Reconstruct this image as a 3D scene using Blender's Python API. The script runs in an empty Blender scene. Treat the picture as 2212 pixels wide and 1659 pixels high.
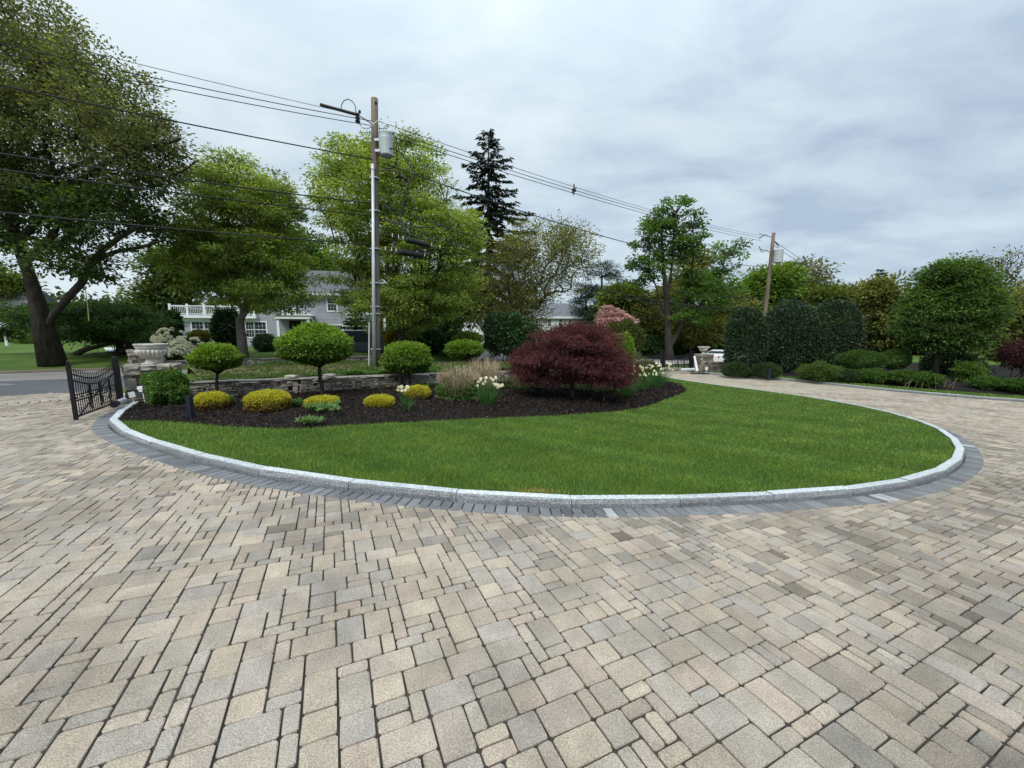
import bpy, bmesh, math, random
import numpy as np
from mathutils import Vector, Matrix
from mathutils.geometry import delaunay_2d_cdt

SC = bpy.context.scene
COL = SC.collection
rng = np.random.default_rng(11)
random.seed(5)
R = math.radians

# ------------------------------------------------------------------ camera
FPX, PCX, PCY = 833.0, 1106.0, 829.5          # the photo measured at 2212 px width
PITCH, CAMH = R(7.5), 1.6
cd = bpy.data.cameras.new('camera')
cd.sensor_width = 36.0
cd.lens = 36.0 * FPX / 2212.0
cd.clip_start, cd.clip_end = 0.05, 3000
cam = bpy.data.objects.new('camera', cd)
COL.objects.link(cam)
cam.location = (0, 0, CAMH)
cam.rotation_euler = (R(90) - PITCH, 0, 0)
SC.camera = cam

# ------------------------------------------------------------------ world and sun
SC.view_settings.view_transform = 'Standard'
SC.view_settings.look = 'None'
SC.view_settings.exposure = 0.72
SC.view_settings.gamma = 1.0
SC.view_settings.use_curve_mapping = False
SC.render.engine = 'CYCLES'
SC.cycles.use_denoising = True
SC.cycles.max_bounces = 8
SC.cycles.diffuse_bounces = 5
SC.cycles.glossy_bounces = 2
SC.cycles.transmission_bounces = 4
SC.cycles.transparent_max_bounces = 4
SC.cycles.caustics_reflective = False
SC.cycles.caustics_refractive = False

SUN_EL, SUN_AZ = R(50), R(-162)      # azimuth from +Y towards +X
W = bpy.data.worlds.new('World')
SC.world = W
W.use_nodes = True
wt = W.node_tree
for n in list(wt.nodes):
    wt.nodes.remove(n)
def wn(t, **k):
    n = wt.nodes.new(t)
    for a, v in k.items():
        setattr(n, a, v)
    return n
def wmath(op, a, b=None, clamp=False):
    n = wn('ShaderNodeMath', operation=op, use_clamp=clamp)
    for i, v in enumerate((a, b)):
        if v is None:
            continue
        if isinstance(v, (int, float)):
            n.inputs[i].default_value = v
        else:
            wt.links.new(v, n.inputs[i])
    return n.outputs[0]
wo = wn('ShaderNodeOutputWorld')
bg = wn('ShaderNodeBackground')
bg.inputs['Strength'].default_value = 0.1
sky = wn('ShaderNodeTexSky', sky_type='NISHITA', sun_disc=False)
sky.sun_elevation = SUN_EL
sky.sun_rotation = SUN_AZ
tc = wn('ShaderNodeTexCoord')
sp = wn('ShaderNodeSeparateXYZ')
wt.links.new(tc.outputs['Generated'], sp.inputs[0])
zc = wmath('MAXIMUM', sp.outputs['Z'], 0.0)
den = wmath('ADD', zc, 0.22)
cx_ = wmath('DIVIDE', sp.outputs['X'], den)
cy_ = wmath('DIVIDE', sp.outputs['Y'], den)
cb = wn('ShaderNodeCombineXYZ')
wt.links.new(cx_, cb.inputs[0]); wt.links.new(cy_, cb.inputs[1])
n1 = wn('ShaderNodeTexNoise'); n1.inputs['Scale'].default_value = 0.55; n1.inputs['Detail'].default_value = 2.0
n2 = wn('ShaderNodeTexNoise'); n2.inputs['Scale'].default_value = 1.7; n2.inputs['Detail'].default_value = 5.0
n2.inputs['Roughness'].default_value = 0.55; n2.inputs['Distortion'].default_value = 0.25
mp = wn('ShaderNodeMapping'); mp.inputs['Rotation'].default_value = (0, 0, R(25)); mp.inputs['Scale'].default_value = (1.0, 1.7, 1.0)
wt.links.new(cb.outputs[0], mp.inputs[0])
wt.links.new(cb.outputs[0], n1.inputs['Vector']); wt.links.new(mp.outputs[0], n2.inputs['Vector'])
# the photograph's cloud is brighter to the west (-X) than to the east
dirx = wmath('MULTIPLY', sp.outputs['X'], -0.23)
s1 = wmath('MULTIPLY', n1.outputs['Fac'], 0.42)
s2 = wmath('SUBTRACT', wmath('MULTIPLY', n2.outputs['Fac'], 1.25), 0.20)
cl = wmath('ADD', wmath('ADD', s1, s2), dirx)
zen = wmath('MULTIPLY', zc, 0.10)
cl = wmath('ADD', cl, zen)
ramp = wn('ShaderNodeValToRGB')
cr = ramp.color_ramp
cr.elements[0].position = 0.36; cr.elements[0].color = (0.47, 0.575, 0.715, 1)
cr.elements[1].position = 0.86; cr.elements[1].color = (0.775, 0.885, 0.95, 1)
e = cr.elements.new(0.60); e.color = (0.63, 0.755, 0.855, 1)
wt.links.new(cl, ramp.inputs[0])
# overcast brightening towards the zenith (CIE overcast, softened)
gain = wmath('ADD', wmath('MULTIPLY', wmath('POWER', zc, 4.0), 13.0), 5.75)
vm = wn('ShaderNodeVectorMath', operation='SCALE')
wt.links.new(ramp.outputs[0], vm.inputs[0]); wt.links.new(gain, vm.inputs['Scale'])
mx = wn('ShaderNodeMix', data_type='RGBA')
mx.inputs['Factor'].default_value = 0.94
wt.links.new(sky.outputs[0], mx.inputs['A']); wt.links.new(vm.outputs[0], mx.inputs['B'])
wt.links.new(mx.outputs['Result'], bg.inputs['Color'])
wt.links.new(bg.outputs[0], wo.inputs[0])

sl = bpy.data.lights.new('sun', 'SUN')
sl.energy = 1.5
sl.angle = R(24)
sl.color = (1.0, 0.96, 0.90)
so = bpy.data.objects.new('sun', sl)
COL.objects.link(so)
sdir = Vector((math.sin(SUN_AZ) * math.cos(SUN_EL), math.cos(SUN_AZ) * math.cos(SUN_EL), math.sin(SUN_EL)))
so.rotation_euler = sdir.to_track_quat('Z', 'Y').to_euler()

# ------------------------------------------------------------------ helpers: place
cP, sP = math.cos(PITCH), math.sin(PITCH)
AX, AY = 0.77, 0.64                           # along the street; across it is (-AY, AX)
def T(x, y):
    return -.48 * np.tanh(np.asarray(y) / 10.0) - .45 * np.tanh(np.asarray(x) / 10.0)
def along(x, y): return AX * x + AY * y
def across(x, y): return -AY * x + AX * y
def from_ap(a, p): return (AX * a - AY * p, AY * a + AX * p)
def sst(v, a, b):
    t = np.clip((np.asarray(v, float) - a) / (b - a), 0, 1)
    return t * t * (3 - 2 * t)
A_PIER, A_GATE = -0.4, 21.3
def road_z(x, y):
    a, p = along(x, y), across(x, y)
    return T(x, y) - 0.45 * sst(a, 22, 48) * sst(p, 12, 20)
def G(x, y):
    """ground level everywhere"""
    a, p = along(x, y), across(x, y)
    z = road_z(x, y)
    verge = (0.37 + 0.24 * sst(p, 13.2, 14.8)) * (1 - sst(p, 15.05, 15.75)) * sst(p, 12.72, 12.95) * sst(a, A_PIER - .6, A_PIER + .1) * (1 - sst(a, A_GATE - 1.5, A_GATE))
    z = z + verge
    lawnR = (0.34 + 0.012 * np.clip(p - 23.6, 0, 60)) * sst(p, 23.3, 23.75) * sst(a, -2.2, -1.2)
    lawnL = (0.36 + 0.010 * np.clip(p - 26, 0, 60)) * sst(p, 24.5, 31) * (1 - sst(a, -2.2, -1.2))
    return z + lawnR + lawnL
def ray(px, py):
    u = (px - PCX) / FPX; v = (PCY - py) / FPX
    return Vector((u, cP + v * sP, -sP + v * cP))
def at(px, py, Y):
    d = ray(px, py); t = Y / d.y
    return Vector((d.x * t, Y, CAMH + d.z * t))
def gnd(px, py, dz=0.0):
    d = ray(px, py); t = 0.5
    while t < 150:
        if CAMH + d.z * t < float(T(d.x * t, d.y * t)) + dz:
            break
        t += 0.02
    return Vector((d.x * t, d.y * t, float(T(d.x * t, d.y * t)) + dz))
def xY(px, Y, py=760):
    return at(px, py, Y).x
def project(P):
    P = np.asarray(P, float)
    q = P - np.array([0, 0, CAMH])
    dep = q[:, 1] * cP - q[:, 2] * sP
    up = q[:, 1] * sP + q[:, 2] * cP
    dep_ = np.where(dep > .05, dep, .05)
    return PCX + FPX * q[:, 0] / dep_, PCY - FPX * up / dep_, dep

# ------------------------------------------------------------------ helpers: objects
def tag(o, label=None, cat=None, group=None, kind=None):
    if label: o['label'] = label
    if cat: o['category'] = cat
    if group: o['group'] = group
    if kind: o['kind'] = kind
    return o
def empty(name, loc, label, cat, group=None, rz=0):
    o = bpy.data.objects.new(name, None)
    o.empty_display_size = 0.2
    COL.objects.link(o)
    o.location = loc
    o.rotation_euler = (0, 0, rz)
    return tag(o, label, cat, group)
bpy.context.view_layer.update()
def link(name, me, m=None, parent=None, world=True, smooth=False):
    """link mesh me; when world is True its vertices are in world space and stay there under the parent"""
    o = bpy.data.objects.new(name, me)
    COL.objects.link(o)
    if m is not None and not me.materials:
        me.materials.append(m)
    if smooth:
        me.polygons.foreach_set('use_smooth', np.ones(len(me.polygons), bool))
    if parent is not None:
        o.parent = parent
        if world:
            pm = wmat(parent)
            o.matrix_parent_inverse = pm.inverted()
    return o
def wmat(o):
    m = Matrix.LocRotScale(o.location, o.rotation_euler, o.scale)
    if o.parent:
        m = wmat(o.parent) @ o.matrix_parent_inverse @ m
    return m
def mesh_np(name, V, Fv, k, tint=None):
    """V (n,3); Fv flat indices of faces with k corners each"""
    V = np.ascontiguousarray(V, np.float32)
    Fv = np.ascontiguousarray(Fv, np.int32).ravel()
    me = bpy.data.meshes.new(name)
    nf = len(Fv) // k
    me.vertices.add(len(V)); me.vertices.foreach_set('co', V.ravel())
    me.loops.add(len(Fv)); me.loops.foreach_set('vertex_index', Fv)
    me.polygons.add(nf)
    me.polygons.foreach_set('loop_start', np.arange(nf, dtype=np.int32) * k)
    me.polygons.foreach_set('loop_total', np.full(nf, k, np.int32))
    set_tint(me, tint)
    me.update(calc_edges=True)
    return me
def set_tint(me, tint=None):
    n = len(me.vertices)
    a = me.attributes.new('tint', 'FLOAT_COLOR', 'POINT')
    c = np.ones((n, 4), np.float32)
    if tint is not None:
        c[:, :3] = np.asarray(tint, np.float32)
    a.data.foreach_set('color', c.ravel())
def mesh_py(name, V, F, tint=None):
    me = bpy.data.meshes.new(name)
    me.from_pydata([tuple(v) for v in V], [], F)
    set_tint(me, tint)
    me.update()
    return me
class MB:
    """collects simple shapes into one mesh"""
    def __init__(s): s.v = []; s.f = []; s.t = []
    def add(s, V, F, t=(1, 1, 1)):
        b = len(s.v)
        s.v += [tuple(q) for q in V]; s.f += [tuple(i + b for i in f) for f in F]; s.t += [t] * len(V)
        return s
    def box(s, c, d, M=None, t=(1, 1, 1), ch=0.0):
        hx, hy, hz = d[0] / 2, d[1] / 2, d[2] / 2
        V = [Vector((c[0] + sx * hx, c[1] + sy * hy, c[2] + sz * hz)) for sz in (-1, 1) for sy in (-1, 1) for sx in (-1, 1)]
        if M is not None: V = [M @ v for v in V]
        return s.add(V, [(0, 2, 3, 1), (4, 5, 7, 6), (0, 1, 5, 4), (2, 6, 7, 3), (0, 4, 6, 2), (1, 3, 7, 5)], t)
    def tube(s, pts, rad, n=6, cap=True, t=(1, 1, 1), twist=None):
        pts = [Vector(p) for p in pts]
        if not hasattr(rad, '__len__'): rad = [rad] * len(pts)
        if len(rad) != len(pts): rad = list(np.interp(np.linspace(0, 1, len(pts)), np.linspace(0, 1, len(rad)), rad))
        V = []; F = []
        x = None
        for i, p in enumerate(pts):
            d = (pts[min(i + 1, len(pts) - 1)] - pts[max(i - 1, 0)])
            d = d.normalized() if d.length > 1e-9 else Vector((0, 0, 1))
            if x is None:
                x = d.cross(Vector((0, 1, 0)) if abs(d.z) > .8 else Vector((0, 0, 1)))
            x = x - d * x.dot(d)
            x = x.normalized() if x.length > 1e-6 else d.orthogonal().normalized()
            y = d.cross(x)
            for k in range(n):
                a = 2 * math.pi * k / n
                V.append(p + (x * math.cos(a) + y * math.sin(a)) * rad[i])
        for i in range(len(pts) - 1):
            for k in range(n):
                k2 = (k + 1) % n
                F.append((i * n + k, i * n + k2, (i + 1) * n + k2, (i + 1) * n + k))
        if cap:
            F.append(tuple(range(n - 1, -1, -1))); F.append(tuple(range((len(pts) - 1) * n, len(pts) * n)))
        return s.add(V, F, t)
    def lathe(s, prof, n=24, c=(0, 0, 0), lobes=None, t=(1, 1, 1)):
        V = []; F = []
        for j, (r, z) in enumerate(prof):
            for k in range(n):
                a = 2 * math.pi * k / n
                rr = r
                if lobes and lobes[1] <= z <= lobes[2]:
                    w = math.sin(math.pi * (z - lobes[1]) / (lobes[2] - lobes[1])) ** .5
                    rr = r * (1 + lobes[3] * w * (abs(math.sin(a * lobes[0] / 2)) - .6))
                V.append((c[0] + rr * math.cos(a), c[1] + rr * math.sin(a), c[2] + z))
        for j in range(len(prof) - 1):
            for k in range(n):
                k2 = (k + 1) % n
                F.append((j * n + k, j * n + k2, (j + 1) * n + k2, (j + 1) * n + k))
        F.append(tuple(range(n - 1, -1, -1))); F.append(tuple(range((len(prof) - 1) * n, len(prof) * n)))
        return s.add(V, F, t)
    def build(s, name, m, parent=None, world=True, smooth=False):
        return link(name, mesh_py(name, s.v, s.f, s.t), m, parent, world, smooth)
def region(poly, step, zf, name, m, extra=None, noise=0.0):
    """a ground surface inside a polygon, following zf"""
    P = np.array(poly, float)
    mn, mx_ = P.min(0), P.max(0)
    n0 = len(P)
    d = np.roll(P, -1, 0) - P
    bnd = []
    for q, dd in zip(P, d):
        L = np.hypot(*dd); k = max(1, int(L / step))
        bnd += [q + dd * j / k for j in range(k)]
    bnd = np.array(bnd)
    gx, gy = np.meshgrid(np.arange(mn[0], mx_[0], step), np.arange(mn[1], mx_[1], step))
    pts = np.c_[gx.ravel(), gy.ravel()] + rng.normal(0, step * .1, (gx.size, 2))
    ins = inside(pts, P)
    pts = pts[ins]
    dist = edge_dist(pts, P)
    pts = pts[dist > step * .45]
    allp = np.r_[bnd, pts]
    nb = len(bnd)
    edges = [(i, (i + 1) % nb) for i in range(nb)]
    r = delaunay_2d_cdt([Vector(q) for q in allp], edges, [], 1, 1e-5)
    V2 = np.array([(v.x, v.y) for v in r[0]])
    z = zf(V2[:, 0], V2[:, 1])
    V = np.c_[V2, z]
    me = mesh_py(name, V, [tuple(f) for f in r[2]])
    # face up
    if sum(p.normal.z for p in me.polygons) < 0:
        me.flip_normals()
    return link(name, me, m, smooth=True)
def inside(pts, P):
    x, y = pts[:, 0], pts[:, 1]
    c = np.zeros(len(pts), bool)
    j = len(P) - 1
    for i in range(len(P)):
        xi, yi = P[i]; xj, yj = P[j]
        cond = (yi > y) != (yj > y)
        with np.errstate(divide='ignore', invalid='ignore'):
            xx = (xj - xi) * (y - yi) / (yj - yi) + xi
        c ^= cond & (x < xx)
        j = i
    return c
def edge_dist(pts, P, closed=True):
    best = np.full(len(pts), 1e9)
    n = len(P)
    for i in range(n if closed else n - 1):
        a = P[i]; b = P[(i + 1) % n]
        ab = b - a
        t = np.clip(((pts - a) @ ab) / max(1e-9, ab @ ab), 0, 1)
        best = np.minimum(best, np.hypot(*(pts - (a + t[:, None] * ab)).T))
    return best
def resample(pts, step, closed=False):
    P = np.array(pts, float)
    if closed: P = np.r_[P, P[:1]]
    d = np.r_[0, np.cumsum(np.hypot(*(np.diff(P, axis=0).T[:2])))]
    n = max(2, int(round(d[-1] / step)) + 1)
    s = np.linspace(0, d[-1], n)
    return np.stack([np.interp(s, d, P[:, k]) for k in range(P.shape[1])], 1), d[-1]
def smooth_poly(P, it=2):
    P = np.array(P, float)
    for _ in range(it):
        Q = np.empty((2 * len(P) - 2 + 2, P.shape[1])); Q[0] = P[0]; Q[-1] = P[-1]
        Q[1:-1:2] = .75 * P[:-1] + .25 * P[1:]; Q[2:-1:2] = .25 * P[:-1] + .75 * P[1:]
        P = Q
    return P

# ------------------------------------------------------------------ helpers: materials
def srgb(r, g, b):
    f = lambda c: (c / 255 / 12.92) if c <= 10 else ((c / 255 + .055) / 1.055) ** 2.4
    return (f(r), f(g), f(b))
def mat(name, col, rough=.8, col2=None, scale=6.0, detail=5.0, bump=0.0, bscale=None, speck=0.0, speck_scale=220, spec=.3, metal=0.0,
        leaf=False, stain=None, coords='pos', stretch=None, rampw=(.35, .65)):
    m = bpy.data.materials.new(name)
    m.use_nodes = True
    nt = m.node_tree
    nt.nodes.clear()
    N = lambda t, **k: (lambda n: ([setattr(n, a, v) for a, v in k.items()], n)[1])(nt.nodes.new(t))
    L = nt.links.new
    out = N('ShaderNodeOutputMaterial')
    if coords == 'pos':
        vec = N('ShaderNodeNewGeometry').outputs['Position']
    else:
        vec = N('ShaderNodeTexCoord').outputs['Object']
    if stretch:
        mpn = N('ShaderNodeMapping'); mpn.inputs['Scale'].default_value = stretch
        L(vec, mpn.inputs[0]); vec = mpn.outputs[0]
    def mixc(fac, a, b, mode='MIX'):
        n = N('ShaderNodeMix', data_type='RGBA', blend_type=mode)
        for s_, v in (('Factor', fac), ('A', a), ('B', b)):
            if isinstance(v, (int, float)): n.inputs[s_].default_value = v
            elif isinstance(v, tuple): n.inputs[s_].default_value = (*v[:3], 1)
            else: L(v, n.inputs[s_])
        return n.outputs['Result']
    base = tuple(col)
    if col2 is not None:
        nz = N('ShaderNodeTexNoise'); nz.inputs['Scale'].default_value = scale; nz.inputs['Detail'].default_value = detail
        L(vec, nz.inputs['Vector'])
        mr = N('ShaderNodeMapRange'); mr.inputs[1].default_value = rampw[0]; mr.inputs[2].default_value = rampw[1]
        L(nz.outputs['Fac'], mr.inputs[0])
        base = mixc(mr.outputs[0], tuple(col), tuple(col2))
    if speck > 0:
        vz = N('ShaderNodeTexNoise'); vz.inputs['Scale'].default_value = speck_scale; vz.inputs['Detail'].default_value = 1.0
        L(vec, vz.inputs['Vector'])
        mr = N('ShaderNodeMapRange'); mr.inputs[1].default_value = .38; mr.inputs[2].default_value = .64
        mr.inputs[3].default_value = 1 - speck; mr.inputs[4].default_value = 1 + speck
        L(vz.outputs['Fac'], mr.inputs[0])
        vs = N('ShaderNodeVectorMath', operation='SCALE')
        if isinstance(base, tuple): vs.inputs[0].default_value = base
        else: L(base, vs.inputs[0])
        L(mr.outputs[0], vs.inputs['Scale']); base = vs.outputs[0]
    if stain:
        sc_, amt = stain
        sz = N('ShaderNodeTexNoise'); sz.inputs['Scale'].default_value = sc_; sz.inputs['Detail'].default_value = 6.0; sz.inputs['Roughness'].default_value = .6
        L(vec, sz.inputs['Vector'])
        mr = N('ShaderNodeMapRange'); mr.inputs[1].default_value = .44; mr.inputs[2].default_value = .70
        mr.inputs[3].default_value = 1; mr.inputs[4].default_value = 1 - amt
        L(sz.outputs['Fac'], mr.inputs[0])
        vs = N('ShaderNodeVectorMath', operation='SCALE')
        if isinstance(base, tuple): vs.inputs[0].default_value = base
        else: L(base, vs.inputs[0])
        L(mr.outputs[0], vs.inputs['Scale']); base = vs.outputs[0]
    at_ = N('ShaderNodeAttribute', attribute_name='tint')
    oi = N('ShaderNodeObjectInfo')
    base = mixc(1.0, base, at_.outputs['Color'], 'MULTIPLY')
    base = mixc(1.0, base, oi.outputs['Color'], 'MULTIPLY')
    bs = N('ShaderNodeBsdfPrincipled')
    L(base, bs.inputs['Base Color'])
    bs.inputs['Roughness'].default_value = rough
    bs.inputs['Specular IOR Level'].default_value = spec
    bs.inputs['Metallic'].default_value = metal
    if bump > 0:
        bz = N('ShaderNodeTexNoise'); bz.inputs['Scale'].default_value = bscale or scale * 4; bz.inputs['Detail'].default_value = 5
        L(vec, bz.inputs['Vector'])
        bp = N('ShaderNodeBump'); bp.inputs['Strength'].default_value = bump; bp.inputs['Distance'].default_value = .02
        L(bz.outputs['Fac'], bp.inputs['Height']); L(bp.outputs[0], bs.inputs['Normal'])
    if leaf:
        tr = N('ShaderNodeBsdfTranslucent')
        L(mixc(1.0, base, (1.35, 1.25, .55), 'MULTIPLY'), tr.inputs['Color'])
        ms = N('ShaderNodeMixShader'); ms.inputs[0].default_value = leaf if isinstance(leaf, float) else .3
        L(bs.outputs[0], ms.inputs[1]); L(tr.outputs[0], ms.inputs[2]); L(ms.outputs[0], out.inputs[0])
    else:
        L(bs.outputs[0], out.inputs[0])
    return m
MT = {}
MT['paver'] = mat('concrete_paver', (.382, .338, .288), .9, (.325, .288, .246), 9, 4, bump=.35, bscale=260, speck=.26, speck_scale=190, stain=(1.1, .34), spec=.2)
MT['border'] = mat('charcoal_paver', (.182, .187, .193), .85, (.142, .148, .155), 8, 4, bump=.2, bscale=200, speck=.14, stain=(1.5, .25), spec=.25)
MT['joint'] = mat('joint_sand', (.022, .020, .018), .95, (.05, .045, .038), 9)
MT['granite'] = mat('granite', (.50, .52, .535), .75, (.40, .42, .44), 18, 4, bump=.5, bscale=90, speck=.36, speck_scale=75, spec=.3)
MT['stone'] = mat('field_stone', (.31, .295, .268), .88, (.185, .178, .168), 7, 5, bump=.6, bscale=30, speck=.12, speck_scale=60, spec=.2)
MT['core'] = mat('wall_core', (.03, .028, .025), .95)
MT['mulch'] = mat('bark_mulch', (.009, .008, .0075), .95, (.024, .020, .018), 26, 6, bump=1.0, bscale=60, spec=.1)
MT['chip'] = mat('bark_chip', (.024, .020, .018), .9, spec=.12)
MT['soilgrass'] = mat('lawn_thatch', (.035, .06, .012), .95, (.055, .085, .02), 3, 6, bump=.6, bscale=80, spec=.1)
MT['lawn'] = mat('lawn_far', (.05, .095, .018), .95, (.085, .135, .03), .8, 8, bump=.8, bscale=30, spec=.1)
MT['verge'] = mat('rough_verge', (.115, .105, .055), .95, (.07, .105, .03), 1.6, 8, bump=.8, bscale=30, spec=.1)
MT['earth'] = mat('bare_earth', (.17, .135, .10), .95, (.12, .11, .075), 1.5, 8, bump=.6, bscale=20, spec=.1)
MT['asphalt'] = mat('asphalt', (.105, .11, .12), .9, (.085, .09, .098), .5, 6, bump=.3, bscale=120, speck=.15, spec=.2)
MT['asphalt_old'] = mat('old_asphalt', (.235, .225, .215), .92, (.19, .185, .175), .9, 7, bump=.3, bscale=90, speck=.15, spec=.2)
MT['sheenroad'] = mat('sheen_asphalt', (.42, .415, .41), .9, (.36, .355, .35), .7, 6, bump=.2, bscale=90, speck=.1, spec=.2)  # street asphalt with its grazing sheen put into the pale colour
MT['blade'] = mat('grass_blade', (.125, .225, .046), .6, leaf=.35, spec=.25)
MT['leaf'] = mat('leaf', (1, 1, 1), .55, leaf=.52, spec=.3)
MT['glossleaf'] = mat('gloss_leaf', (1, 1, 1), .52, leaf=.18, spec=.32)
MT['needle'] = mat('needle', (1, 1, 1), .7, leaf=.1, spec=.15)
MT['bark'] = mat('bark', (.066, .057, .048), .95, (.034, .029, .026), 9, 6, bump=1.0, bscale=14, stretch=(1, 1, .25), spec=.1)
MT['barklight'] = mat('smooth_bark', (.20, .18, .155), .92, (.13, .115, .10), 6, 6, bump=.5, bscale=16, spec=.15)
MT['polewood'] = mat('pole_wood', (.20, .16, .125), .9, (.115, .092, .076), 10, 6, bump=.6, bscale=40, stretch=(1, 1, .06), spec=.15)
MT['metal'] = mat('galvanised', (.52, .55, .58), .5, (.45, .48, .5), 4, metal=.3, spec=.5)
MT['plastic_white'] = mat('white_plastic', (.72, .73, .72), .5, spec=.4)
MT['transformer'] = mat('grey_enamel', (.40, .44, .46), .5, (.36, .40, .42), 3, spec=.5)
MT['cable'] = mat('cable_rubber', (.018, .018, .02), .6, spec=.3)
MT['iron'] = mat('black_iron', (.006, .006, .008), .45, (.010, .010, .013), 20, spec=.3)
MT['bollard'] = mat('bollard_paint', (.010, .015, .026), .5, spec=.3)
MT['urn'] = mat('cast_stone', (.60, .57, .52), .85, (.45, .425, .385), 7, 6, bump=.4, bscale=60, speck=.08, spec=.25, stain=(4, .25))
MT['siding'] = mat('grey_siding', (.33, .355, .40), .8, (.29, .31, .35), 3, 5, spec=.25)
MT['whitepaint'] = mat('white_paint', (.75, .77, .79), .6, (.68, .70, .72), 2, spec=.35)
MT['roof'] = mat('slate_shingle', (.085, .09, .10), .85, (.12, .125, .135), 5, 6, bump=.4, bscale=20, spec=.25)
MT['glass'] = mat('window_glass', (.03, .04, .05), .08, spec=.6)
MT['dark'] = mat('dark_opening', (.012, .011, .010), .8)
MT['rubber'] = mat('tyre_rubber', (.015, .015, .015), .8)
MT['vanpaint'] = mat('van_paint', (.018, .022, .032), .25, spec=.6)
MT['whitecar'] = mat('car_paint', (.75, .77, .80), .25, spec=.6)
MT['redlens'] = mat('red_lens', (.45, .015, .02), .25, spec=.5)
MT['petal'] = mat('petal', (1, 1, 1), .6, leaf=.3, spec=.2)
MT['stem'] = mat('dry_stem', (.36, .285, .20), .85, spec=.15)
MT['rope'] = mat('rope', (.5, .42, .2), .9)
MT['flagstone'] = mat('pale_flagstone', (.55, .56, .57), .9, (.45, .46, .48), 2)
# ------------------------------------------------------------------ helpers: plants
def unit(v): return v / np.maximum(1e-9, np.linalg.norm(v, axis=-1, keepdims=True))
def leaf_quads(P, A, Nn, L, Wd):
    """one rhombic leaf per point: P base, A long axis, Nn rough normal"""
    A = unit(A); S = unit(np.cross(A, Nn)); n = len(P)
    L = np.broadcast_to(np.asarray(L, float), (n,))[:, None]; Wd = np.broadcast_to(np.asarray(Wd, float), (n,))[:, None]
    up = unit(np.cross(S, A))
    V = np.stack([P, P + A * L * .5 + S * Wd * .5 + up * L * .06, P + A * L - up * L * .05, P + A * L * .5 - S * Wd * .5 + up * L * .06], 1)
    return V.reshape(-1, 3)
def leaves(name, P, A, Nn, L, Wd, tint, m, parent):
    V = leaf_quads(P, A, Nn, L, Wd)
    n = len(P)
    me = mesh_np(name, V, np.arange(4 * n), 4, np.repeat(np.asarray(tint), 4, 0))
    return link(name, me, m, parent)
def rand_unit(n):
    return unit(rng.normal(size=(n, 3)))
def tints(n, cols, var=.18, cl=None, clvar=.16):
    """per leaf colour: random pick between the colours, random brightness, and a per-cluster shift"""
    cols = np.array(cols, float)
    t = rng.random((n, 1)) if cl is None else np.clip(rng.random((n, 1)) * .5 + rng.random((cl.max() + 1, 1))[cl] * .5, 0, 1)
    k = len(cols) - 1
    i = np.minimum((t[:, 0] * k).astype(int), k - 1) if k > 0 else np.zeros(n, int)
    f = t[:, 0:1] * k - i[:, None] if k > 0 else np.zeros((n, 1))
    c = cols[i] * (1 - f) + cols[np.minimum(i + 1, k)] * f
    c = c * np.exp(rng.normal(0, var, (n, 1)))
    if cl is not None: c = c * np.exp(rng.normal(0, clvar, (cl.max() + 1, 1)))[cl]
    return c
def ell(px, py, rx, ry, Y, dr=None):
    # semi-axes whose outline, with the depth d seen obliquely, comes out rx by ry
    c = at(px, py, Y); dep = c.y * cP - (c.z - CAMH) * sP
    w = rx * dep / FPX; h = ry * dep / FPX
    tx = abs(px - PCX) / FPX; ty = abs(py - PCY) / FPX
    d = dr if dr else w / math.sqrt(1 + tx * tx)
    d = min(d, .85 * w / max(tx, 1e-3), .8 * h / max(ty, 1e-3))
    a = math.sqrt(max(w * w - (tx * d) ** 2, (.35 * w) ** 2)); b = math.sqrt(max(h * h - (ty * d) ** 2, (.35 * h) ** 2))
    return (np.array(c), np.array((a, d, b)))
def sample_ells(ells, n, shell=.35, topbias=0.0):
    vol = np.array([np.prod(e[1]) ** .8 for e in ells]); vol /= vol.sum()
    idx = rng.choice(len(ells), n, p=vol)
    d = rand_unit(n)
    if topbias: d[:, 2] = np.where(rng.random(n) < topbias, np.abs(d[:, 2]), d[:, 2])
    r = (shell ** 3 + (1 - shell ** 3) * rng.random(n)) ** (1 / 3)
    C = np.array([e[0] for e in ells])[idx]; Rr = np.array([e[1] for e in ells])[idx]
    return C + d * Rr * r[:, None], d, idx
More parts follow.
